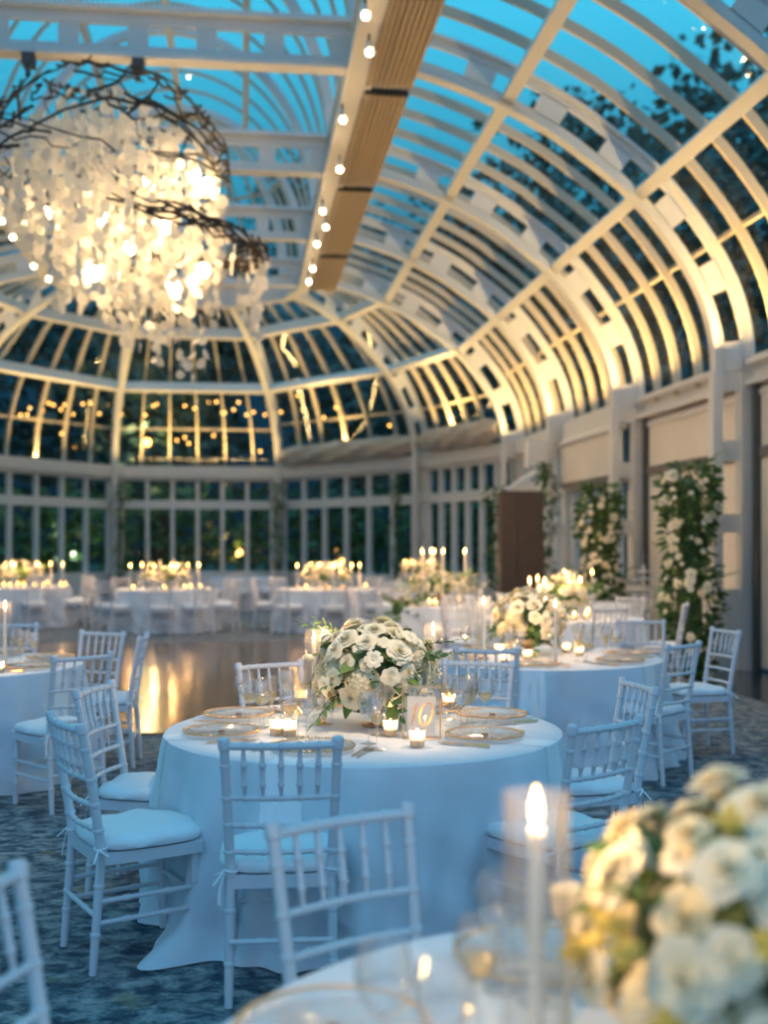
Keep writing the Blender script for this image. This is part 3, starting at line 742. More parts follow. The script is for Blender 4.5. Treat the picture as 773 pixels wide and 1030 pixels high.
FB = {'rose0': (roses[0],0), 'rose1': (roses[1],1), 'rose2': (roses[2],0), 'hyd': (hyd_mb(.062,50),1), 'bloom': (bloom_mb(2,1.4),0), 'bud': (bud_mb(1.2),0), 'ybloom': (bud_mb(.8),4),
      'leaf': (leaf_mb(.10,.026,.6),3), 'leafd': (leaf_mb(.11,.022,.4),2), 'sprig': (sprig_mb(),2), 'sprig2': (sprig_mb(9,.24,.009,.055),3)}
FNAME = {'rose0':'rose','rose1':'rose','rose2':'rose','hyd':'hydrangea','bloom':'small_bloom','bud':'rose_bud','ybloom':'yellow_bud','leaf':'leaf','leafd':'leaf','sprig':'leaf_sprig','sprig2':'leaf_sprig'}
def orient(d, roll): return d.to_track_quat('Z','Y').to_matrix().to_4x4() @ Matrix.Rotation(roll, 4, 'Z')
def bouquet_spec(seed, rx, rz, zc, nro=30, nhy=7, nbl=16, nlf=26, nsp=16, ny=0, wild=1.0):
    """list of (kind, matrix) for an arrangement centred at height zc over the table"""
    r = random.Random(seed); L = []; used_d = []
    def pick(zmin, zmax, sep):
        for _ in range(200):
            z = r.uniform(zmin, zmax); a = r.uniform(0, 2*PI); q = math.sqrt(1-z*z); d = Vector((q*math.cos(a), q*math.sin(a), z))
            if all((d-e).length > sep for e in used_d): break
        used_d.append(d); return d
    def put(k, d, rad, sc, flat=0):
        p = Vector((d.x*rx*rad, d.y*rx*rad, zc + d.z*rz*rad)); nd = Vector((d.x, d.y, d.z+flat)).normalized()
        L.append((k, Matrix.Translation(p) @ orient(nd, r.uniform(0,6)) @ Matrix.Scale(sc, 4)))
    for i in range(nhy): put('hyd', pick(-.55,.5,.5), r.uniform(.72,.9), r.uniform(.9,1.25))
    for i in range(nro): put(r.choice(('rose0','rose0','rose1','rose2','rose2')), pick(-.55,.97,.27), r.uniform(.86,1.10), r.uniform(.8,1.25), .15)
    for i in range(nbl): put(r.choice(('bloom','bloom','bud')), pick(-.4,.98,.1), r.uniform(1.0,1.22*wild), r.uniform(.9,1.4), .2)
    for i in range(ny): put('ybloom', pick(-.5,.9,.1), r.uniform(1.02,1.15), r.uniform(1.2,2.0))
    for i in range(nlf):
        d = pick(-.8,.8,.03); p = Vector((d.x*rx*.78, d.y*rx*.78, zc+d.z*rz*.8)); f = Vector((d.x, d.y, d.z*.6-.1)).normalized()
        L.append((r.choice(('leaf','leafd')), Matrix.Translation(p) @ f.to_track_quat('Y','Z').to_matrix().to_4x4() @ Matrix.Rotation(r.uniform(-1,1),4,'Y') @ Matrix.Scale(r.uniform(.9,1.4),4)))
    for i in range(nsp):
        d = pick(-.75,.8,.05); p = Vector((d.x*rx*.7, d.y*rx*.7, zc+d.z*rz*.7)); f = Vector((d.x, d.y, d.z*.7)).normalized()
        L.append((r.choice(('sprig','sprig2')), Matrix.Translation(p) @ f.to_track_quat('Y','Z').to_matrix().to_4x4() @ Matrix.Rotation(r.uniform(-1,1),4,'Y') @ Matrix.Scale(r.uniform(.8,1.15)*wild,4)))
    return L
def compote(mb): mb.lathe([(.002,.003),(.062,.003),(.065,.007),(.02,.014),(.011,.03),(.014,.045),(.05,.06),(.085,.085),(.095,.125),(.088,.125),(.07,.09),(.01,.07)], 28)
def bouquet(loc, spec, label, rz=0, joined=False, base=True, name='floral_centrepiece', group='floral centrepieces', core=(.17,.13,.25)):
    if joined:
        mb = MB()
        if base: mb.mi = 5; compote(mb)
        mb.mi = 2; mb.ball((0,0,core[2]), core[0]*.95, 14, 10, core[1]/core[0])
        for k, Mx in spec: q, mi = FB[k]; mb.merge(q, Mx, mi)
        o = mb.build(name, [M['petal'], M['petalc'], M['leaf'], M['leaf2'], M['yellow'], M['gold']]); o.location = loc; o.rotation_euler = (0,0,rz); tag(o, label, 'flowers', group); return o
    root = empty(name, loc, rz, label, 'flowers', group)
    if base: mb = MB(); compote(mb); mb.build('footed_bowl', M['gold'], root)
    mb = MB(); n = 22; secs = []
    mb.ball((0,0,core[2]), core[0], 18, 14, core[1]/core[0])
    for i in range(70):
        d = Vector((R.gauss(0,1), R.gauss(0,1), R.gauss(0,1)-.1)).normalized(); p = Vector((d.x*core[0], d.y*core[0], core[2]+d.z*core[1]))*1.0
        mb.merge(leaf_mb(.07,.018,.4), Matrix.Translation(p) @ d.to_track_quat('Y','Z').to_matrix().to_4x4() @ Matrix.Rotation(R.uniform(-1.5,1.5),4,'Y'))
    mb.build('greenery', M['leaf'], root)
    for k, Mx in spec:
        o = link(FNAME[k], FM[k], root); o.matrix_local = Mx
        if k == 'rose1': o['label'] = 'cream rose'
    return root
spec1 = bouquet_spec(4, .255, .195, .26, 54, 8, 26, 26, 18)
b1 = bouquet((T1.x+.055, T1.y+.05, .762), spec1, 'white rose and hydrangea centrepiece on table 10, in sharp focus', 0.4)
specF = bouquet_spec(8, .275, .225, .26, 64, 6, 24, 22, 10, 14)
bF = bouquet((*w2(.605, 1.75), .75), specF, 'large blurred white and cream bouquet in the lower right corner', 1.0, core=(.22,.17,.26))
bouquet((T2.x-.05, T2.y+.1, .762), bouquet_spec(14,.25,.19,.27,30,6,14,16,12), 'white flower centrepiece on the second table at the right', 2.0, joined=False)
bouquet((T3.x, T3.y, .762), bouquet_spec(15,.28,.2,.27,26,5,10,14,10), 'white flower centrepiece on the third table', 0, True)
bouquet((T4.x-.05, T4.y, .762), bouquet_spec(16,.42,.17,.25,40,5,12,30,24,0,1.25), 'wide white garland-like arrangement among the tall tapers', 0, True)
bouquet((T4.x-.62, T4.y-.5, .46), bouquet_spec(17,.16,.24,.2,14,0,8,26,24,0,1.3), 'trailing greenery with white blooms spilling down the left side of the taper table', 0, True, False, 'trailing_flowers')
for c, s, d in ((T5,18,'far left table'),(T6,19,'far table under the chandelier'),(T7,20,'far middle table'),(T10,31,'far table right of the middle')):
    bouquet((c.x, c.y, .765), bouquet_spec(s,.42,.2,.28,34,5,10,14,12), 'blurred white flowers on the '+d, 0, True)
bouquet((T8.x+.1, T8.y+.3, .765), bouquet_spec(32,.22,.16,.25,20,4,8,10,8), 'white flowers on the table by the flower pillars', 0, True)

# ------------------------------------------------------------------ candles
LCOUNT = [0]
def plight(loc, power, rad=.02, col=(1.,.58,.24)):
    d = bpy.data.lights.new('candle_light', 'POINT'); d.energy = power; d.color = col; d.shadow_soft_size = rad
    o = bpy.data.objects.new('candle_light', d); COL.objects.link(o); o.location = loc; LCOUNT[0] += 1; return o
def flame_mb(s=1.0): 
    m = MB(); m.lathe([(.0005,0),(.0045*s,.006*s),(.0065*s,.014*s),(.0055*s,.024*s),(.003*s,.035*s),(.0005,.044*s)], 10); return m
def taper_proto(h, cyl, name='taper_candle'):
    root = empty(name, (0,0,0), 0, 'x', 'candle')
    m = MB(); m.lathe([(.001,0),(.035,0),(.035,.006),(.014,.012),(.012,.03),(.001,.03)], 16); m.build('holder', M['gold'], root)
    m = MB(); m.lathe([(.001,.012),(.0115,.012),(.0112,h*.6),(.0105,h-.004),(.008,h),(.001,h-.002)], 14); m.build('taper', M['wax'], root)
    m = MB(); m.tube([(0,0,h-.003),(0,.001,h+.01)], .001, 5); m.build('wick', M['wick'], root)
    f = flame_mb(1.25).build('flame', M['flame'], root); f.location = (0,0,h+.004)
    if cyl:
        m = MB(); m.lathe([(.001,.003),(.047,.003),(.048,.006),(.048,cyl-.002),(.0488,cyl)], 32); m.build('glass_sleeve', M['sleeve'], root)
    return root
tp = taper_proto(.40, .45); tps = taper_proto(.34, .41)
def votive_proto():
    root = empty('votive_candle', (0,0,0), 0, 'x', 'candle')
    m = MB(); m.lathe([(.001,.002),(.026,.002),(.031,.008),(.034,.075),(.0325,.075),(.029,.012),(.001,.008)], 24); m.build('glass_cup', M['frost'], root)
    m = MB(); m.lathe([(.001,.011),(.026,.011),(.028,.038),(.024,.040),(.001,.038)], 20); m.build('wax', M['wax'], root)
    f = flame_mb(.8).build('flame', M['flame'], root); f.location = (0,0,.038)
    return root
vp = votive_proto()
def put(proto, p, z, label, group, rz=0, lite=0, lh=.06, sc=None):
    o = place(proto, used, (p[0], p[1], z), rz, label, group, sc)
    if lite: plight((p[0], p[1], z+lh), lite*1.5, .007)
    return o
TOP = .761
gt = 'taper candles in glass sleeves'; gv = 'glass votive candles'
# table 10
put(tp, at(325,729,.76), TOP, 'taper candle in a glass sleeve at the front left of the table 10 flowers', gt, lite=3.6, lh=.43)
put(tps, at(316,712,.76), TOP, 'taper candle in glass just behind and left of the front one on table 10', gt, lite=3.0, lh=.37)
put(tp, at(436,718,.76), TOP, 'taper candle in a glass sleeve right of the table 10 flowers, behind the number', gt, lite=3.6, lh=.43)
for px, py, d in ((279,740,'left of a pair by the wine glasses'),(291,741,'right of a pair by the wine glasses'),(393,741,'left of the number frame'),(420,752,'in front of the number frame'),(303,708,'behind the pair by the glasses'),(452,712,'behind the number frame')):
    put(vp, at(px,py,.76), TOP, 'lit glass votive on table 10, '+d, gv, lite=.55, lh=.065)
# second table
for px, py, d in ((536,662,'left'),(577,664,'right of the first glass')): pass
put(tp, at(487,663,.76), TOP, 'taper candle in glass left of the flowers on the second table', gt, lite=3.6, lh=.43)
put(tp, at(559,668,.76), TOP, 'taper candle in glass right of the flowers on the second table', gt, lite=3.6, lh=.43)
put(tps, at(549,648,.76), TOP, 'taper candle behind the flowers on the second table', gt, lite=2.6, lh=.37)
for px, py, d in ((531,664,'nearest the left glasses'),(570,657,'middle one of three'),(583,660,'rightmost of three'),(503,658,'left of the flowers'),(508,668,'below the left taper')):
    put(vp, at(px,py,.76), TOP, 'lit votive on the second table, '+d, gv, lite=.6, lh=.065)
# left edge table
put(tp, at(5,672,.76), TOP, 'taper candle in glass on the left edge table', gt, lite=3.6, lh=.43)
put(vp, at(-1,677,.76), TOP, 'lit votive on the table at the left edge', gv, lite=.7, lh=.065)
# foreground table
pF = w2((540-386.5)/F*1.72, 1.72)
put(tp, w2(.229,1.72), TOP, 'blurred white taper candle in the foreground at the lower middle', gt, lite=2.2, lh=.46, sc=1.07)
put(tps, w2(.26,1.95), TOP, 'blurred foreground candle in glass just behind the large taper', gt, lite=.6, lh=.37)
put(vp, w2(.262,1.78), TOP, 'blurred lit votive beside the foreground taper', gv, lite=.4, lh=.065)
# white low goblet candle
# far tables: tapers with flames, votives, one lamp point for groups of flames
fm = MB(); fm.mi = 0; fm.lathe([(.001,0),(.03,0),(.012,.02),(.013,.40),(.001,.40)], 10); fm.mi = 1; 
fl = flame_mb(1.7); fm.merge(fl, Matrix.Translation((0,0,.40)), 1)
fart = fm.build('taper_candle', [M['wax'], M['flame']]); tag(fart, 'x', 'candle')
fv = MB(); fv.lathe([(.001,0),(.033,0),(.036,.075),(.03,.04),(.001,.04)], 12); fv.merge(flame_mb(1.3), Matrix.Translation((0,0,.042)), 1)
farv = fv.build('votive_candle', [M['frost'], M['flame']]); tag(farv, 'x', 'candle')
ft = MB(); ft.lathe([(.001,0),(.03,0),(.012,.02),(.013,.70),(.001,.70)], 10); ft.merge(fl, Matrix.Translation((0,0,.70)), 1)
farT = ft.build('taper_candle', [M['wax'], M['flame']]); tag(farT, 'x', 'candle')
def fars(c, zt, pxs, desc, proto, h, vot=()):
    base = Vector(c); zc0 = base.x*SS + base.y*CC
    for k, (px, dz) in enumerate(pxs):
        p = w2((px-386.5)/F*(zc0+dz), zc0+dz); place(proto, used, (p[0], p[1], zt), 0, 'burning taper on %s, %s from the left' % (desc, (ordn+['tenth','eleventh','twelfth'])[k]), 'tapers on '+desc)
        if k % 2 == 0: plight((p[0], p[1], zt+h), 13, .02, (1.,.50,.18))
    for k, (px, dz) in enumerate(vot):
        p = w2((px-386.5)/F*(zc0+dz), zc0+dz); place(farv, used, (p[0], p[1], zt), 0, 'small votive on %s, %s from the left' % (desc, (ordn+['tenth','eleventh','twelfth','thirteenth'])[k]), 'votives on '+desc)
fars(T6, TOP, [(131,-.35),(143,.5),(155,-.1),(160,.5),(173,.1),(178,-.4),(189,.2),(200,.5)], 'the far table under the chandelier', fart, .42, [(134,-.6),(165,-.7),(178,.55),(192,-.3),(202,-.2),(186,-.6)])
fars(T7, TOP, [(299,-.3),(313,.4),(321,.1),(324,.6),(336,-.3),(342,.3),(354,-.1),(362,.3)], 'the far middle table', fart, .44, [(299,-.2),(308,-.6),(330,-.7),(345,-.5),(368,-.1)])
fars(T5, TOP, [(5,-.2),(11,.4),(14,-.4),(24,.1),(38,-.1),(51,.3),(63,.0)], 'the far left table', fart, .43, [(4,-.5),(10,-.7),(18,-.3),(24,-.6),(35,-.5),(44,-.6),(48,.2),(61,-.2),(66,-.3)])
fars(T4, TOP, [(425,-.1),(434,.3),(437,-.1),(446,-.3),(468,.1)], 'the taper table', farT, .74, [(432,-.5),(438,-.6),(461,.3),(446,-.5)])
fars(T3, TOP, [(533,-.2),(541,.4),(573,-.1),(584,-.1),(548,-.5)], 'the third table', fart, .42, [(578,-.5),(590,-.4),(592,.2),(548,-.6)])
fars(T8, TOP, [(568,.2),(596,.3)], 'the table by the flower pillars', fart, .42, [(590,-.4)])
fars(T10, TOP, [(408,.1),(416,.2),(432,0)], 'the far table right of the middle', fart, .42, [(412,-.4),(421,-.4)])

# ------------------------------------------------------------------ glasses and place settings
def stemglass(H, rb, bowlh, rmax, liquid, name, lvl=.45, kind='wine'):
    root = empty(name, (0,0,0), 0, 'x', 'glass')
    z0 = H-bowlh
    pr = [(.001,.002),(.033,.0025),(.034,.004),(.012,.008),(.0042,.016),(.0038,z0-.01),(.006,z0)]
    bp = []
    for k in range(1,13):
        t = k/12; r = rmax*math.sin(min(1,t*1.45)*PI/2) * (1-.0*t) ; r = rmax*math.sin(min(t/.62,1)*PI/2)**.8 if t < .62 else rmax+(rb-rmax)*((t-.62)/.38)**1.4
        bp.append((max(r,.006), z0+bowlh*t))
    m = MB(); m.lathe(pr+bp+[(bp[-1][0]-.0012, bp[-1][1])]+[(max(r-.0014,.004), z) for r, z in bp[::-1][1:]]+[(.001,z0+.006)], 24); m.build('glass_bowl', M['glass'], root)
    if liquid:
        lp = [(.001,z0+.008)]+[(max(r-.0022,.003), z) for r, z in bp if z <= z0+bowlh*lvl]; m = MB(); m.lathe(lp+[(.001, lp[-1][1])], 20); m.build('wine' if kind == 'wine' else 'water', M[kind], root)
    return root
gW = stemglass(.215,.033,.115,.042,True,'wine_glass',.42); gB = stemglass(.225,.038,.125,.047,True,'water_goblet',.5,'water'); gF = stemglass(.235,.024,.15,.029,True,'champagne_flute',.5)
ch0 = empty('charger_plate', (0,0,0), 0, 'x', 'plate')
m = MB(); m.lathe([(.001,.004),(.105,.004),(.125,.010),(.165,.014),(.166,.017),(.124,.013),(.104,.007),(.001,.007)], 48); m.build('glass_plate', M['charger'], ch0)
m = MB()
for k in range(72): a = 2*PI*k/72; m.ball((.168*math.cos(a), .168*math.sin(a), .0165), .0062, 6, 5)
m.build('beaded_rim', M['gold'], ch0)
pk0 = MB(); pk0.lathe([(.001,0),(.014,0),(.016,.003),(.014,.006),(.001,.006)], 14); tok = pk0.build('wax_seal', M['token']); tag(tok, 'x', 'seal')
def blade(mb, pts, th=.002): mb.sweep(None, [[(x-w,y,z),(x+w,y,z),(x+w,y,z+th),(x-w,y,z+th)] for x,y,z,w in pts])
kn = empty('table_knife', (0,0,0), 0, 'x', 'cutlery'); m = MB(); blade(m, [(0,-.02,.003,.008),(0,.04,.003,.010),(.001,.09,.003,.009),(.003,.115,.003,.002)], .0015); m.build('blade', M['silver'], kn)
m = MB(); m.tube([(0,-.12,.006),(0,-.10,.006),(0,-.02,.005)], [.006,.0055,.004], 8); m.build('handle', M['gold'], kn)
fk = empty('table_fork', (0,0,0), 0, 'x', 'cutlery'); m = MB(); blade(m, [(0,-.11,.003,.006),(0,-.06,.004,.004),(0,.03,.006,.0035),(0,.05,.004,.010),(0,.065,.004,.0115)], .002); m.build('handle', M['gold'], fk)
m = MB()
for x in (-.0095,-.0032,.0032,.0095): blade(m, [(x,.064,.004,.0016),(x,.09,.003,.0014),(x,.11,.006,.0006)], .0016)
m.build('tines', M['silver'], fk)
def napkin(c, w, ztop, label, group, drop=.30):
    """white napkin lying from the plate over the edge and down the skirt of the cloth"""
    P_ = CL[(round(c[0],3), round(c[1],3))]; Rr = P_[0]; rows = []; n = 34
    for i in range(n+1):
        s_ = (.40+drop)*i/n; row = []
        for j in range(11):
            half = .076*(1+.10*max(0, s_-.40)/drop); x = (j/10-.5)*2*half; fold = .0016*math.sin(j*1.7)
            if s_ < .385:
                rad = Rr-.40+s_+.015; row.append((x, rad, ztop+.0012)); continue
            t = max(0.0, (s_-.40)/.755); aa = w + x/Rr*-1; rr_ = cloth_r(P_, aa % (2*PI), t); k = min(1, max(0, (s_-.385)/.03))
            yy = rr_*math.cos(x/Rr) + .0025 + fold*min(1, t*8); row.append((x*rr_/Rr, yy, ztop+.0012 - .012*k - max(0, s_-.40)))
        rows.append(row)
    m = MB(); m.grid(rows); o = m.build('linen_napkin', M['linenw']); o.location = (c[0], c[1], 0); o.rotation_euler = (0,0,w-PI/2); tag(o, label, 'napkin', group)
seatname = {}
def setting(c, deg, rch, where, tdesc, ztop=TOP, glasses=3, hang=True, cut=True, Rr=.9):
    w = camdir(deg); d = Vector((math.cos(w), math.sin(w))); s = Vector((-d.y, d.x)); p = Vector(c)+d*rch; rz = w - PI/2
    full = '%s of %s' % (where, tdesc)
    place(ch0, used, (p.x,p.y,ztop+.006), rz, 'clear gold-beaded charger plate at the '+full, 'chargers on '+tdesc)
    o = place(tok, used, (p.x,p.y,ztop+.0135), rz, 'dark red seal on the charger at the '+full, 'seals on '+tdesc)
    if hang:
        napkin(c, w, .76, 'white napkin over the table edge at the '+full, 'hanging napkins of '+tdesc)
    if cut:
        for off, pr, nm in ((.205,fk,'left outer fork'),(.232,kn,'outer knife')):
            pass
        for off, pr, nm in ((.20,fk,'inner fork'),(.228,fk,'outer fork'),(-.20,kn,'inner knife'),(-.225,kn,'outer knife')):
            q = p + s*off; q = q + d*.02*(1 if abs(off) > .21 else 0) - d*abs(off)*.12
            place(pr, used, (q.x,q.y,ztop+.002), rz+PI, '%s at the %s' % (nm, full), 'cutlery on '+tdesc)
    gl = [(gB,-.12,.22,'water goblet'),(gW,-.19,.17,'wine glass'),(gF,-.17,.26,'champagne flute')][:glasses]
    for pr, a, b, nm in gl:
        q = p - d*b*.95 + s*a*(-1)*-1; place(pr, used, (q.x+R.uniform(-.01,.01), q.y, ztop+.002), R.uniform(0,6), '%s at the %s' % (nm, full), 'glasses on '+tdesc)
t1n = 'table 10'
for deg, rch, wh in ((-109,.60,'front seat'),(196,.655,'left seat'),(152,.70,'back left seat'),(112,.70,'rear left seat'),(68,.70,'rear right seat'),(27,.70,'right seat'),(-27,.60,'front right seat')):
    setting(T1, deg, rch, wh, t1n, glasses=0 if deg == -27 else 3)
for deg, rch, wh in ((-100,.68,'near seat'),(-40,.68,'near right seat'),(8,.7,'right seat'),(60,.7,'far right seat'),(120,.7,'far left seat'),(-160,.68,'left seat')):
    setting(T2, deg, rch, wh, 'the second table', cut=deg < 20)
for deg, rch, wh in ((-70,.68,'near right seat'),(-20,.68,'right seat'),(30,.7,'far right seat'),(80,.7,'far seat')):
    setting(TL, deg, rch, wh, 'the left edge table', cut=deg < 40)
for deg, rch, wh in ((158,.70,'left seat'),(112,.66,'back seat'),(68,.66,'far right seat')):
    setting(TF, deg, rch, wh, 'the foreground table', hang=False, cut=False, glasses=0 if deg == 158 else 3)
for px, py, pr, nm in ((371,749,gB,'large water goblet at the centre front'),(379,755,gW,'wine glass at the centre front'),(380,740,gF,'champagne flute at the centre front'),(262,733,gW,'wine glass at the left by the votives'),(246,722,gB,'goblet at the left by the chargers'),(464,733,gB,'goblet at the right of the number frame'),(475,728,gF,'flute at the right of the number frame'),(452,724,gW,'wine glass just right of the number frame')):
    p = at(px, py, .762); place(pr, used, (p[0], p[1], TOP+.002), .5, nm+' of table 10', 'glasses on table 10')
for (xc, zc), pr, nm in (((.16,1.95),gW,'half full wine glass'),((.09,1.72),gB,'large goblet'),((.0,1.80),gB,'goblet'),((.28,2.12),gF,'flute'),((.22,2.18),gB,'tall goblet')):
    q = w2(xc, zc); place(pr, used, (q[0],q[1],TOP+.002), 0, 'blurred %s in the foreground, %s' % (nm, {(.16,1.95):'left of the taper',(.09,1.72):'nearest the bottom edge',(.0,1.80):'over the charger',(.28,2.12):'behind the taper',(.22,2.18):'at the back'}[(xc,zc)]), 'glasses on the foreground table')
# white goblet candle of the foreground
m = MB(); m.lathe([(.001,.001),(.03,.002),(.006,.012),(.005,.14),(.012,.15),(.026,.17),(.030,.20),(.026,.205),(.001,.20)], 20); o = m.build('goblet_candle', M['wax']); o.location = (*w2(.32,2.0), TOP+.001); o.scale = (1,1,1.25); tag(o, 'pale rounded goblet candle on a stem beside the foreground flowers', 'candle')
fg = MB(); fg.lathe([(.03,.001),(.004,.01),(.004,.1),(.035,.13),(.04,.17),(.035,.22)], 10); farg = fg.build('wine_glass', M['glass']); tag(farg, 'x', 'glass')
for c, dsc in ((T3,'the third table'),(T4,'the taper table'),(T6,'the far table under the chandelier'),(T7,'the far middle table'),(T5,'the far left table')):
    for k in range(7):
        a = -PI/2 + (k-3)*.42; place(farg, used, (c.x+.52*math.cos(a), c.y+.52*math.sin(a), .762), 0, 'blurred wine glass at the near rim of '+dsc, 'glasses on '+dsc)

# table number "10" in its glass and gold frame
tn = empty('table_number', (*at(424,744,.76), TOP), math.atan2(-SS, CC)-.12, 'card reading 10 in a gold-edged glass frame on the centre table', 'table number')
m = MB(); W, Hh = .082, .225
for a, b in (((-W,0,.003),(W,0,.003)),((-W,0,Hh),(W,0,Hh)),((-W,0,.003),(-W,0,Hh)),((W,0,.003),(W,0,Hh)),((-W,.05,.003),(W,.05,.003)),((-W,.05,Hh),(W,.05,Hh)),((-W,.05,.003),(-W,.05,Hh)),((W,.05,.003),(W,.05,Hh)),((-W,0,Hh),(-W,.05,Hh)),((W,0,Hh),(W,.05,Hh)),((-W,0,.003),(-W,.05,.003)),((W,0,.003),(W,.05,.003))):
    m.beam(a, b, .004, .004, (0,.3,1) if abs(a[2]-b[2]) < .01 else (0,1,0))
m.build('gold_frame', M['gold'], tn, False)
m = MB(); m.grid([[(-W,0,.005),(W,0,.005)],[(-W,0,Hh),(W,0,Hh)]]); m.grid([[(-W,.05,.005),(W,.05,.005)],[(-W,.05,Hh),(W,.05,Hh)]]); m.build('glass_panel', M['glass'], tn)
m = MB(); m.box((-.062,.010,.012),(.062,.012,.185)); card = m.build('number_card', M['card'], tn, False)
m = MB()
def stroke(pts, ws):
    secs = []
    for i, (x, z) in enumerate(pts):
        d = Vector((pts[min(i+1,len(pts)-1)][0]-pts[max(i-1,0)][0], 0, pts[min(i+1,len(pts)-1)][1]-pts[max(i-1,0)][1])).normalized(); nn = Vector((-d.z,0,d.x))*ws[i]
        c = Vector((x*1.25,.0085,z*1.05)); secs.append([c-nn, c+nn, c+nn+Vector((0,.001,0)), c-nn+Vector((0,.001,0))])
    m.sweep(None, secs)
stroke([(-.034,.115),(-.022,.132),(-.016,.150),(-.020,.12),(-.030,.08),(-.037,.055)], [.0012,.002,.003,.004,.004,.002])
N = 24; stroke([(.016+.022*math.cos(a)+.009*math.sin(a), .103+.048*math.sin(a)) for a in [2*PI*k/N for k in range(N+1)]], [.0018+.0034*abs(math.cos(2*PI*k/N)) for k in range(N+1)])
m.build('numeral_ten', M['gold'], card, False)

# ------------------------------------------------------------------ chandelier
CX, CY = -1.55, 13.45
chd = empty('branch_chandelier', (CX, CY, EYE), 0, 'huge chandelier of tangled dark branches hung with white discs and glowing bulbs', 'chandelier')
rc = random.Random(12)
def domept(a, t): # t 0 top .. 1 rim
    return Vector((1.42*math.sin(t*PI/2)*math.cos(a), 1.25*math.sin(t*PI/2)*math.sin(a), 4.15+1.28*math.cos(t*PI/2)))
for k in range(96):
    m = MB(); a0 = rc.uniform(0,2*PI); t0 = rc.uniform(.2,1.05); a1 = a0+rc.choice((-1,1))*rc.uniform(.3,1.0); t1 = min(1.02,max(.25,t0+rc.uniform(-.4,.4))); pts = []
    for j in range(7):
        u = j/6; p = domept(a0+(a1-a0)*u, t0+(t1-t0)*u); p += Vector((rc.uniform(-.05,.05),rc.uniform(-.05,.05),rc.uniform(-.04,.05))); pts.append(p)
    r0 = rc.uniform(.012,.022); m.tube(pts, [r0*(1-.4*j/6) for j in range(7)], 6); 
    m.build('branch', M['twig'], chd)
m = MB()
for k in range(46):   # lower looping wreath on the right
    a0 = rc.uniform(-1.5,1.3); a1 = a0+rc.uniform(.4,1.0); t0 = rc.uniform(.9,1.15); pts = []
    for j in range(6):
        u = j/5; a = a0+(a1-a0)*u; rr = 1.45+.35*math.cos(a)+rc.uniform(-.08,.08); pts.append(Vector((rr*math.cos(a), 1.2*math.sin(a), 3.75-.32*math.cos(a)+(.9-t0)*.6+rc.uniform(-.08,.1))))
    m.tube(pts, rc.uniform(.010,.017), 5)
w_ = m.build('branch_wreath', M['twig'], chd)
def disc(mb, c, r, rr):
    n = 9; d = Vector((rr.gauss(0,1), rr.gauss(0,1), rr.gauss(0,.25))).normalized(); Mx = Matrix.Translation(c) @ orient(d, rr.uniform(0,6)); k = rr.uniform(.8,1.1)
    ring_ = [Mx @ Vector((r*math.cos(2*PI*i/n)*rr.uniform(.85,1.1), r*k*math.sin(2*PI*i/n)*rr.uniform(.85,1.1), r*rr.uniform(-.12,.12))) for i in range(n)]
    cen = Mx @ Vector((0,0,r*.12)); mb.add([cen]+ring_, [(0, i+1, (i+1)%n+1) for i in range(n)])
def strand_mesh(x, y, ztop, zlo, dens):
    m = MB(); p = Vector((x,y,ztop)); m.tube([(x,y,ztop),(x,y,zlo)], .0035, 4); z = ztop-rc.uniform(.0,.25)
    while z > zlo:
        q = Vector((x+rc.uniform(-.05,.05), y+rc.uniform(-.05,.05), z)); disc(m, q, rc.uniform(.050,.085), rc); z -= rc.uniform(.06,.13)/dens
    return m
for k in range(82):
    a = k*2.39996; r = 1.42*math.sqrt((k+.5)/82)+rc.uniform(-.08,.1); x = r*math.cos(a)*1.0; y = r*math.sin(a)*.9
    ztop = domept(a, min(1, r/1.42)*.85).z - .2; 
    rr = math.hypot(x-.45, y)
    zlo = 1.98 + .92*rr + (rc.uniform(-.1,.3))
    if k in (9,12,22): zlo -= .3
    m = strand_mesh(x, y, ztop, min(zlo, ztop-.4), .72); m.build('disc_strand', M['capiz'], chd)
for x, y, zl in ((.98,-.2,1.72),(.82,.3,1.95),(.62,.1,2.05),(1.12,.2,2.0)):
    m = strand_mesh(x, y, 3.2, zl, .75); m.build('disc_strand', M['capiz'], chd)
for k in range(14):
    a = -1.5+2.9*k/13; rr = 1.45+.35*math.cos(a)+rc.uniform(-.12,.05); z = 3.7-.32*math.cos(a); m = strand_mesh(rr*math.cos(a), 1.15*math.sin(a), z, z-rc.uniform(.35,.95), .9); m.build('disc_strand', M['capiz'], chd)
m = MB()
for x in (-.9,.35): m = MB(); m.tube([(x,.15,5.38),(x,.25,5.66)], .03, 8); m.box((x-.07,.16,5.52),(x+.07,.34,5.66)); m.build('hanging_bracket', M['dark'], chd)
bulbs = [(105,222,-.5),(95,275,-.4),(176,290,-.4),(195,175,-.5),(209,186,-.3),(168,228,-.2),(205,272,-.6),(45,215,.2),(130,250,.5),(150,185,.6)]
for px, py, dy in bulbs:
    zc = 13.2+dy; xw, yw = atz(px, zc); z = (545-py)/F*zc
    m = MB(); m.ball((0,0,0), .07, 12, 10, 1.15); b = m.build('bulb', M['bulb'], chd); b.location = (xw-CX, yw-CY, z)
    plight((xw, yw, z+EYE), 8, .07, (1.,.66,.32))

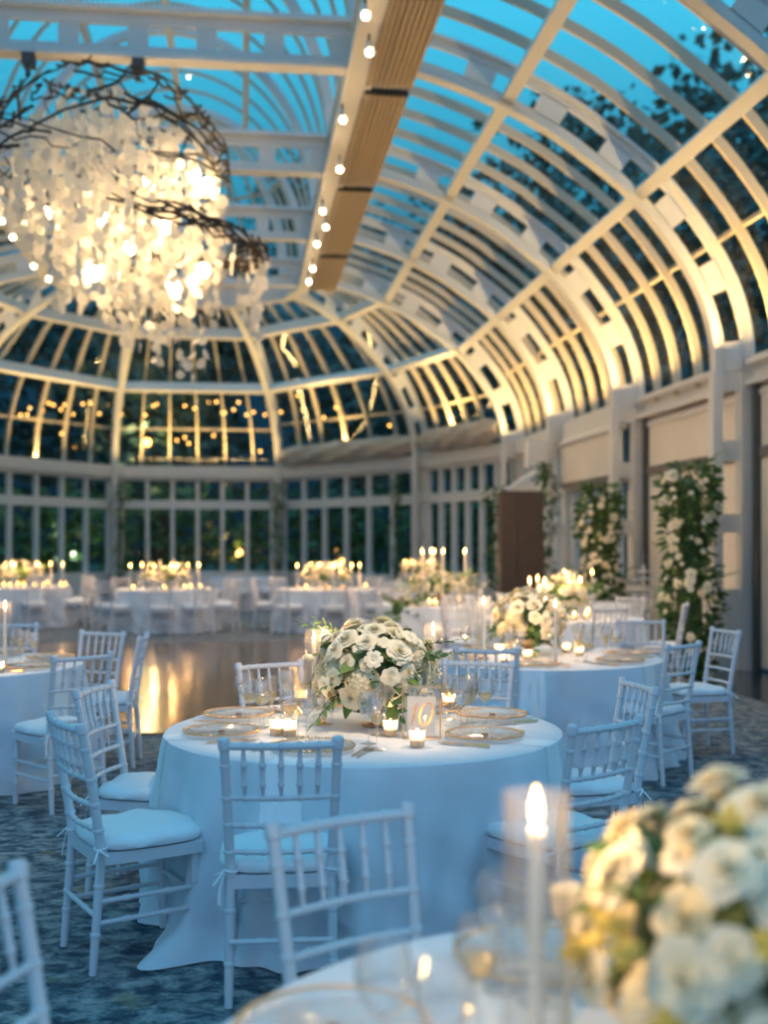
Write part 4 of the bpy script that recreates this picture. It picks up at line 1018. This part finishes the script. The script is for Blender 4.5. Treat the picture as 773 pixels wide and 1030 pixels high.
# ------------------------------------------------------------------ flower pillars, vines, other furniture
def pillar(loc, H, rad, label, seed, nro=60, lean=0):
    r = random.Random(seed); root = empty('flower_pillar', loc, 0, label, 'flower pillar', 'tall flower pillars by the right wall')
    m = MB(); m.lathe([(.001,0),(rad*.5,0),(rad*.42,H*.5),(rad*.45,H*.9),(.001,H*.93)], 16); m.build('core', M['leaf'], root)
    m = MB(); lf = leaf_mb(.10,.024,.5); lf.mi = 0
    for k in range(1500):
        a = r.uniform(0,2*PI); z = H*r.random()**.85; rr = rad*(.42+.45*r.random()+.14*math.sin(z*5+seed)+.1*math.sin(3*a+z*3)); d = Vector((math.cos(a), math.sin(a), r.uniform(-.5,.7))).normalized()
        m.merge(lf, Matrix.Translation((rr*math.cos(a), rr*math.sin(a), max(.06,z))) @ d.to_track_quat('Y','Z').to_matrix().to_4x4() @ Matrix.Rotation(r.uniform(-1.5,1.5),4,'Y') @ Matrix.Scale(r.uniform(.7,1.35),4), 0 if r.random() < .7 else 1)
    m.build('foliage', [M['leaf'], M['leaf2']], root)
    sp = sprig_mb(9,.24,.011,.06)
    for k in range(26):
        a = r.uniform(0,2*PI); z = H*r.uniform(.05,1); d = Vector((math.cos(a), math.sin(a), r.uniform(-.2,1.0))).normalized()
        o = link('leaf_sprig', FM[r.choice(('sprig','sprig2'))], root); o.matrix_local = Matrix.Translation((rad*.75*math.cos(a), rad*.75*math.sin(a), z)) @ d.to_track_quat('Y','Z').to_matrix().to_4x4() @ Matrix.Scale(r.uniform(1,1.6),4)
    for k in range(nro):
        a = -PI/2 - .15 + r.gauss(0,.75) - .3; z = H*(.30+.66*r.random()**.9) if k > 6 else H*r.uniform(.12,.35); d = Vector((math.cos(a), math.sin(a), .3)).normalized()
        rr = rad*(.98+.12*math.sin(z*5+seed)); kk = r.choice(('rose0','rose2','bloom','rose1','bud','rose0'))
        o = link(FNAME[kk], FM[kk], root); o.matrix_local = Matrix.Translation((rr*math.cos(a), rr*math.sin(a), z)) @ orient(d, r.uniform(0,6)) @ Matrix.Scale(r.uniform(.7,1.35)*(1.15 if z > H*.75 and k%3==0 else 1),4)
    return root
pillar((5.33, 13.15, .006), 2.56, .34, 'tall leafy pillar with white roses, the nearer one at the right', 41)
pillar((*w2((604-386.5)/F*17.4, 17.4),   .006), 2.50, .32, 'tall leafy pillar with white flowers, the farther one near the middle of the right wall', 42)
def vine(x, y, H, label, seed, rad=.17, z0=.008):
    r = random.Random(seed); m = MB(); m.tube([(0,0,z0),(.04,.03,z0+(H-z0)*.3),(-.04,0,z0+(H-z0)*.6),(0,0,H)], .015, 6); lf = leaf_mb(.11,.028,.5)
    for k in range(480):
        a = r.uniform(0,2*PI); z = r.uniform(z0,H); rr = rad*r.random()**.6*(.7+.4*math.sin(z*4+seed)); d = Vector((math.cos(a), math.sin(a), r.uniform(-.6,.5))).normalized()
        m.merge(lf, Matrix.Translation((rr*math.cos(a), rr*math.sin(a), z)) @ d.to_track_quat('Y','Z').to_matrix().to_4x4() @ Matrix.Scale(r.uniform(.8,1.5),4), 0 if r.random() < .7 else 1)
    o = m.build('climbing_vine', [M['leaf'], M['leaf2']]); o.location = (x, y, 0); tag(o, label, 'vine', 'green vines on the apse columns')
for (p, s, d, dx) in ((P[1],51,'right',-.12),(P[2],52,'middle',.1),(P[3],53,'left',.12)):
    q = ins(p, .40); vine(q.x+dx, q.y, 3.4, 'green vine climbing the %s column of the apse' % d, s, .22)
q = ins(P[0], .2); vine(q.x, q.y-.1, 2.9, 'green vine left of the brown wooden cabinet', 54, .25)
vine(5.55, 20.6, 3.1, 'green vine right of the brown wooden cabinet', 55, .28)
wp = w2((519-386.5)/F*20.0, 20.0)
s = empty('wooden_cabinet', (wp[0], wp[1], 0), -.1, 'tall dark brown wooden cabinet near the end of the right wall', 'cabinet')
m = MB(); m.box((-.28,-.2,.08),(.46,.3,2.5)); m.build('body', M['wood'], s, False)
for x0, x1 in ((-.27,.0),(.01,.27)):
    m = MB(); m.box((x0,-.225,.12),(x1,-.2,2.46)); dd = m.build('door', M['wood'], s, False); m = MB(); m.box((x1-.05 if x0 < -.1 else x0+.03,-.24,1.2),(x1-.035 if x0 < -.1 else x0+.045,-.225,1.4)); m.build('handle', M['dark'], dd, False)
m = MB(); m.box((-.28,-.2,0),(.46,.3,.08)); m.build('plinth', M['dark'], s, False)
m = MB(); m.beam((-.22,0,2.52),(.35,.1,2.86), .12, .05); o = m.build('white_board', M['white'], None, False); o.location = (wp[0]+.05, wp[1], 0); tag(o, 'slanted white board on top of the brown cabinet', 'board')
ts = empty('tiered_stand', (*w2((648-386.5)/F*16.9,16.9), .006), 0, 'tiered glass tower on a pedestal beside the farther flower pillar', 'glass tower')
m = MB(); m.lathe([(.001,0),(.2,0),(.18,.05),(.05,.1),(.05,.86),(.25,.9),(.25,.93),(.001,.93)], 24); m.build('pedestal', M['white'], ts)
for k, (r_, z_) in enumerate(((.26,.95),(.19,1.06),(.12,1.17))):
    m = MB(); m.lathe([(.001,z_),(r_,z_),(r_,z_+.015),(.02,z_+.02),(.02,z_+.11),(.001,z_+.11)], 20); m.build('tier', M['white'], ts)
m = MB(); m.lathe([(.001,1.29),(.03,1.29),(.005,1.31),(.005,1.36),(.04,1.39),(.05,1.42)], 14); m.build('top_glass', M['glass'], ts)

# ------------------------------------------------------------------ outside: trees and garden lamps
def crown_mesh(seed, n=4600):
    r = random.Random(seed); m = MB(); blobs = [(Vector((r.gauss(0,1.5), r.gauss(0,1.5), r.uniform(2.5,10.5))), r.uniform(1.1,2.2)) for _ in range(20)]
    for k in range(n):
        c, s = r.choice(blobs); d = Vector((r.gauss(0,1), r.gauss(0,1), r.gauss(0,1))).normalized(); p = c + d*s*r.random()**.4; u = Vector((r.gauss(0,1), r.gauss(0,1), r.gauss(0,1))).normalized(); v = u.orthogonal().normalized(); e = r.uniform(.10,.23)
        m.add([p-u*e, p+v*e*.6, p+u*e, p-v*e*.6], [(0,1,2,3)])
    return m.mesh('crown', M['tleaf'], False)
cms = [crown_mesh(s) for s in (61,62,63)]
tm = MB(); tm.tube([(0,0,0),(.1,.05,3),(-.05,.1,6),(.1,0,9)], [.28,.22,.16,.06], 8)
for a, z in ((.5,4),(2.2,5),(4,6),(5.4,4.6)): tm.tube([(0,0,z),(1.2*math.cos(a),1.2*math.sin(a),z+1.4)], [.1,.04], 6)
tme = tm.mesh('trunk', M['bark'])
trees = [(14.5,7,.75),(18,15,1.1),(15.5,21.5,1.1),(19.5,26,1.2),(14,31,1.22),(17.5,36,1.45),(21,38,1.35),(12,42.5,1.6),(4.5,46.5,1.45),(-3,45,1.3),(-11,46,1.35),(-18,42,1.5),(-20,33,1.4),(-19,24,1.3),(-20,15,1.1),(28,19,1.3),(29,31,1.4),(9,58,1.6),(-6,59,1.5),(-17,57,1.7)]
for k, (x, y, sc) in enumerate(trees):
    t = empty('garden_tree', (x,y,-.12), k*1.7, 'dark leafy tree in the garden outside the glass, %s' % ('beyond the right wall' if x > 10 else 'behind the apse' if y > 37 else 'beyond the left wall'), 'tree', 'garden trees beyond the right wall' if x > 10 else 'garden trees behind the apse' if y > 37 else 'garden trees beyond the left wall'); t.scale = (sc,)*3
    link('trunk', tme, t); link('crown', cms[k%3], t)
hg = MB(); rh = random.Random(9)
for k in range(5200):
    a = rh.uniform(-.35,PI+.35); d = rh.uniform(11.5,14); p = Vector((XV+d*math.cos(a)*1.05, 28+d*math.sin(a)*.95, rh.uniform(0,3.6)*rh.random()**.15)); u = Vector((rh.gauss(0,1), rh.gauss(0,1), rh.gauss(0,1))).normalized(); v = u.orthogonal().normalized(); e = rh.uniform(.15,.35); hg.add([p-u*e, p+v*e*.6, p+u*e, p-v*e*.6], [(0,1,2,3)])
tag(hg.build('garden_hedge', M['leaf'], None, False), 'dark hedge in the garden behind the apse windows', 'hedge', kind='stuff')

dots = empty('reflection_dots', (0,0,0), 0, 'added amber dots beyond the apse glass imitating candle reflections', 'imitation reflections')  # glowing dots outside the glass stand in for candle reflections in the panes
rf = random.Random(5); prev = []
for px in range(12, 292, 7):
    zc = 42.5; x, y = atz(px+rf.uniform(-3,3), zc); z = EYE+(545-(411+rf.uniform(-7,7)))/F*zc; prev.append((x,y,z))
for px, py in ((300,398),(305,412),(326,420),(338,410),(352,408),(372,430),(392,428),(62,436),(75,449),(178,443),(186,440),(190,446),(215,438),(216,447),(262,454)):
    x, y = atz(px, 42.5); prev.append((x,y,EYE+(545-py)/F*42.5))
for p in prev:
    m = MB(); m.ball((0,0,0), .042, 8, 6); b = m.build('bulb', M['lampw'], dots); b.location = p
m = MB(); q = sorted(prev[:40]); m.tube([(x,y,z+.1) for x,y,z in q], .012, 4); m.build('added_cable', M['dark'], dots)
for px, py, d_, col, pw in ((72,558,39.5,(.75,1,.6),35),(148,445,39,(1,.8,.35),120),(240,556,40.5,(1,.55,.2),35),(345,566,41,(1,.5,.15),30)):
    x, y = atz(px, d_); z = EYE+(545-py)/F*d_; g = empty('garden_lamp', (x,y,-.12), 0, {72:'garden lamp glowing greenish behind the left apse windows',148:'bright amber garden lamp seen high in the second apse bay',240:'amber garden lamp low behind the middle apse windows',345:'amber garden lamp low behind the right apse windows'}[px], 'lamp')
    m = MB(); m.tube([(0,0,0),(0,0,z)], .04, 8); m.build('post', M['dark'], g)
    m = MB(); m.ball((0,0,z+.12), .14, 12, 8); m.build('globe', M['lampw'] if px != 72 else M['lampg'], g)
    pl = plight((x,y-.3,z+.3), pw, .15, col)
# ------------------------------------------------------------------ lights
def area(loc, rot, sx, sy, power, col, name='uplight'):
    d = bpy.data.lights.new(name, 'AREA'); d.shape = 'RECTANGLE'; d.size = sx; d.size_y = sy; d.energy = power; d.color = col; d.spread = math.radians(160)
    o = bpy.data.objects.new(name, d); COL.objects.link(o); o.location = loc; o.rotation_euler = rot; return o
WARM = (1., .66, .25)
for i in range(1,5):        # warm strip uplights lying on top of the sill beams
    zc = (TZ[i]+TZ[i+1])/2
    area((xs(1,HW-.02), zc, 3.99), (PI, 0, 0), .12, 3.4, 110, WARM)
    area((xs(-1,HW+.22), zc, 3.99), (PI, 0, 0), .12, 3.4, 80, WARM)
for i in range(5):
    a = (Vector(P[i])+Vector(P[i+1]))/2; d = Vector(P[i+1])-Vector(P[i]); n_ = Vector((a.x-XV, a.y-27)).normalized()*-.12
    area((a.x+n_.x, a.y+n_.y, 4.55 if i < 2 else 3.99), (PI, 0, -math.atan2(d.y, d.x)), d.length*.85, .12, 130, WARM)
# ------------------------------------------------------------------ world: dusk sky, brighter toward the afterglow behind the camera
w = bpy.data.worlds.new('dusk'); bpy.context.scene.world = w; w.use_nodes = True; nt = w.node_tree; nt.nodes.clear()
out = nt.nodes.new('ShaderNodeOutputWorld'); bg = nt.nodes.new('ShaderNodeBackground'); tc = nt.nodes.new('ShaderNodeTexCoord'); sp = nt.nodes.new('ShaderNodeSeparateXYZ')
nt.links.new(tc.outputs['Generated'], sp.inputs[0])
r1 = nt.nodes.new('ShaderNodeValToRGB'); e = r1.color_ramp.elements; e[0].position = 0; e[0].color = (.004,.012,.02,1); e[1].position = 1; e[1].color = (.06,.50,.82,1)
k = e.new(.18); k.color = (.006,.045,.085,1); k = e.new(.42); k.color = (.055,.52,.78,1)
nt.links.new(sp.outputs['Z'], r1.inputs[0])
mr = nt.nodes.new('ShaderNodeMapRange'); mr.inputs[1].default_value = .0; mr.inputs[2].default_value = -.8; nt.links.new(sp.outputs['Y'], mr.inputs[0])
mz = nt.nodes.new('ShaderNodeMapRange'); mz.inputs[1].default_value = -.02; mz.inputs[2].default_value = .1; nt.links.new(sp.outputs['Z'], mz.inputs[0])
mm = nt.nodes.new('ShaderNodeMath'); mm.operation = 'MULTIPLY'; nt.links.new(mr.outputs[0], mm.inputs[0]); nt.links.new(mz.outputs[0], mm.inputs[1])
mx = nt.nodes.new('ShaderNodeMix'); mx.data_type = 'RGBA'; mx.inputs[7].default_value = (.26,.48,.80,1)
nt.links.new(mm.outputs[0], mx.inputs[0]); nt.links.new(r1.outputs[0], mx.inputs[6]); nt.links.new(mx.outputs[2], bg.inputs[0]); bg.inputs[1].default_value = 1.0
nt.links.new(bg.outputs[0], out.inputs[0])

# ------------------------------------------------------------------ camera
cam = bpy.data.cameras.new('camera'); co = bpy.data.objects.new('camera', cam); COL.objects.link(co); bpy.context.scene.camera = co
co.location = (0,0,EYE); co.rotation_euler = (PI/2, 0, -math.atan(TT))
cam.sensor_fit = 'VERTICAL'; cam.sensor_height = 36; cam.sensor_width = 36; cam.lens = F/1030*36; cam.shift_y = 30/1030; cam.clip_start = .05; cam.clip_end = 300
cam.dof.use_dof = True; cam.dof.focus_distance = 5.0; cam.dof.aperture_fstop = 1.4
sc = bpy.context.scene
sc.view_settings.view_transform = 'Standard'; sc.view_settings.look = 'None'; sc.view_settings.gamma = 1; sc.view_settings.use_curve_mapping = False; sc.view_settings.exposure = 0.28
sc.cycles.use_denoising = True; sc.cycles.max_bounces = 8; sc.cycles.transparent_max_bounces = 24; sc.cycles.sample_clamp_indirect = 4; sc.cycles.caustics_reflective = False; sc.cycles.caustics_refractive = False
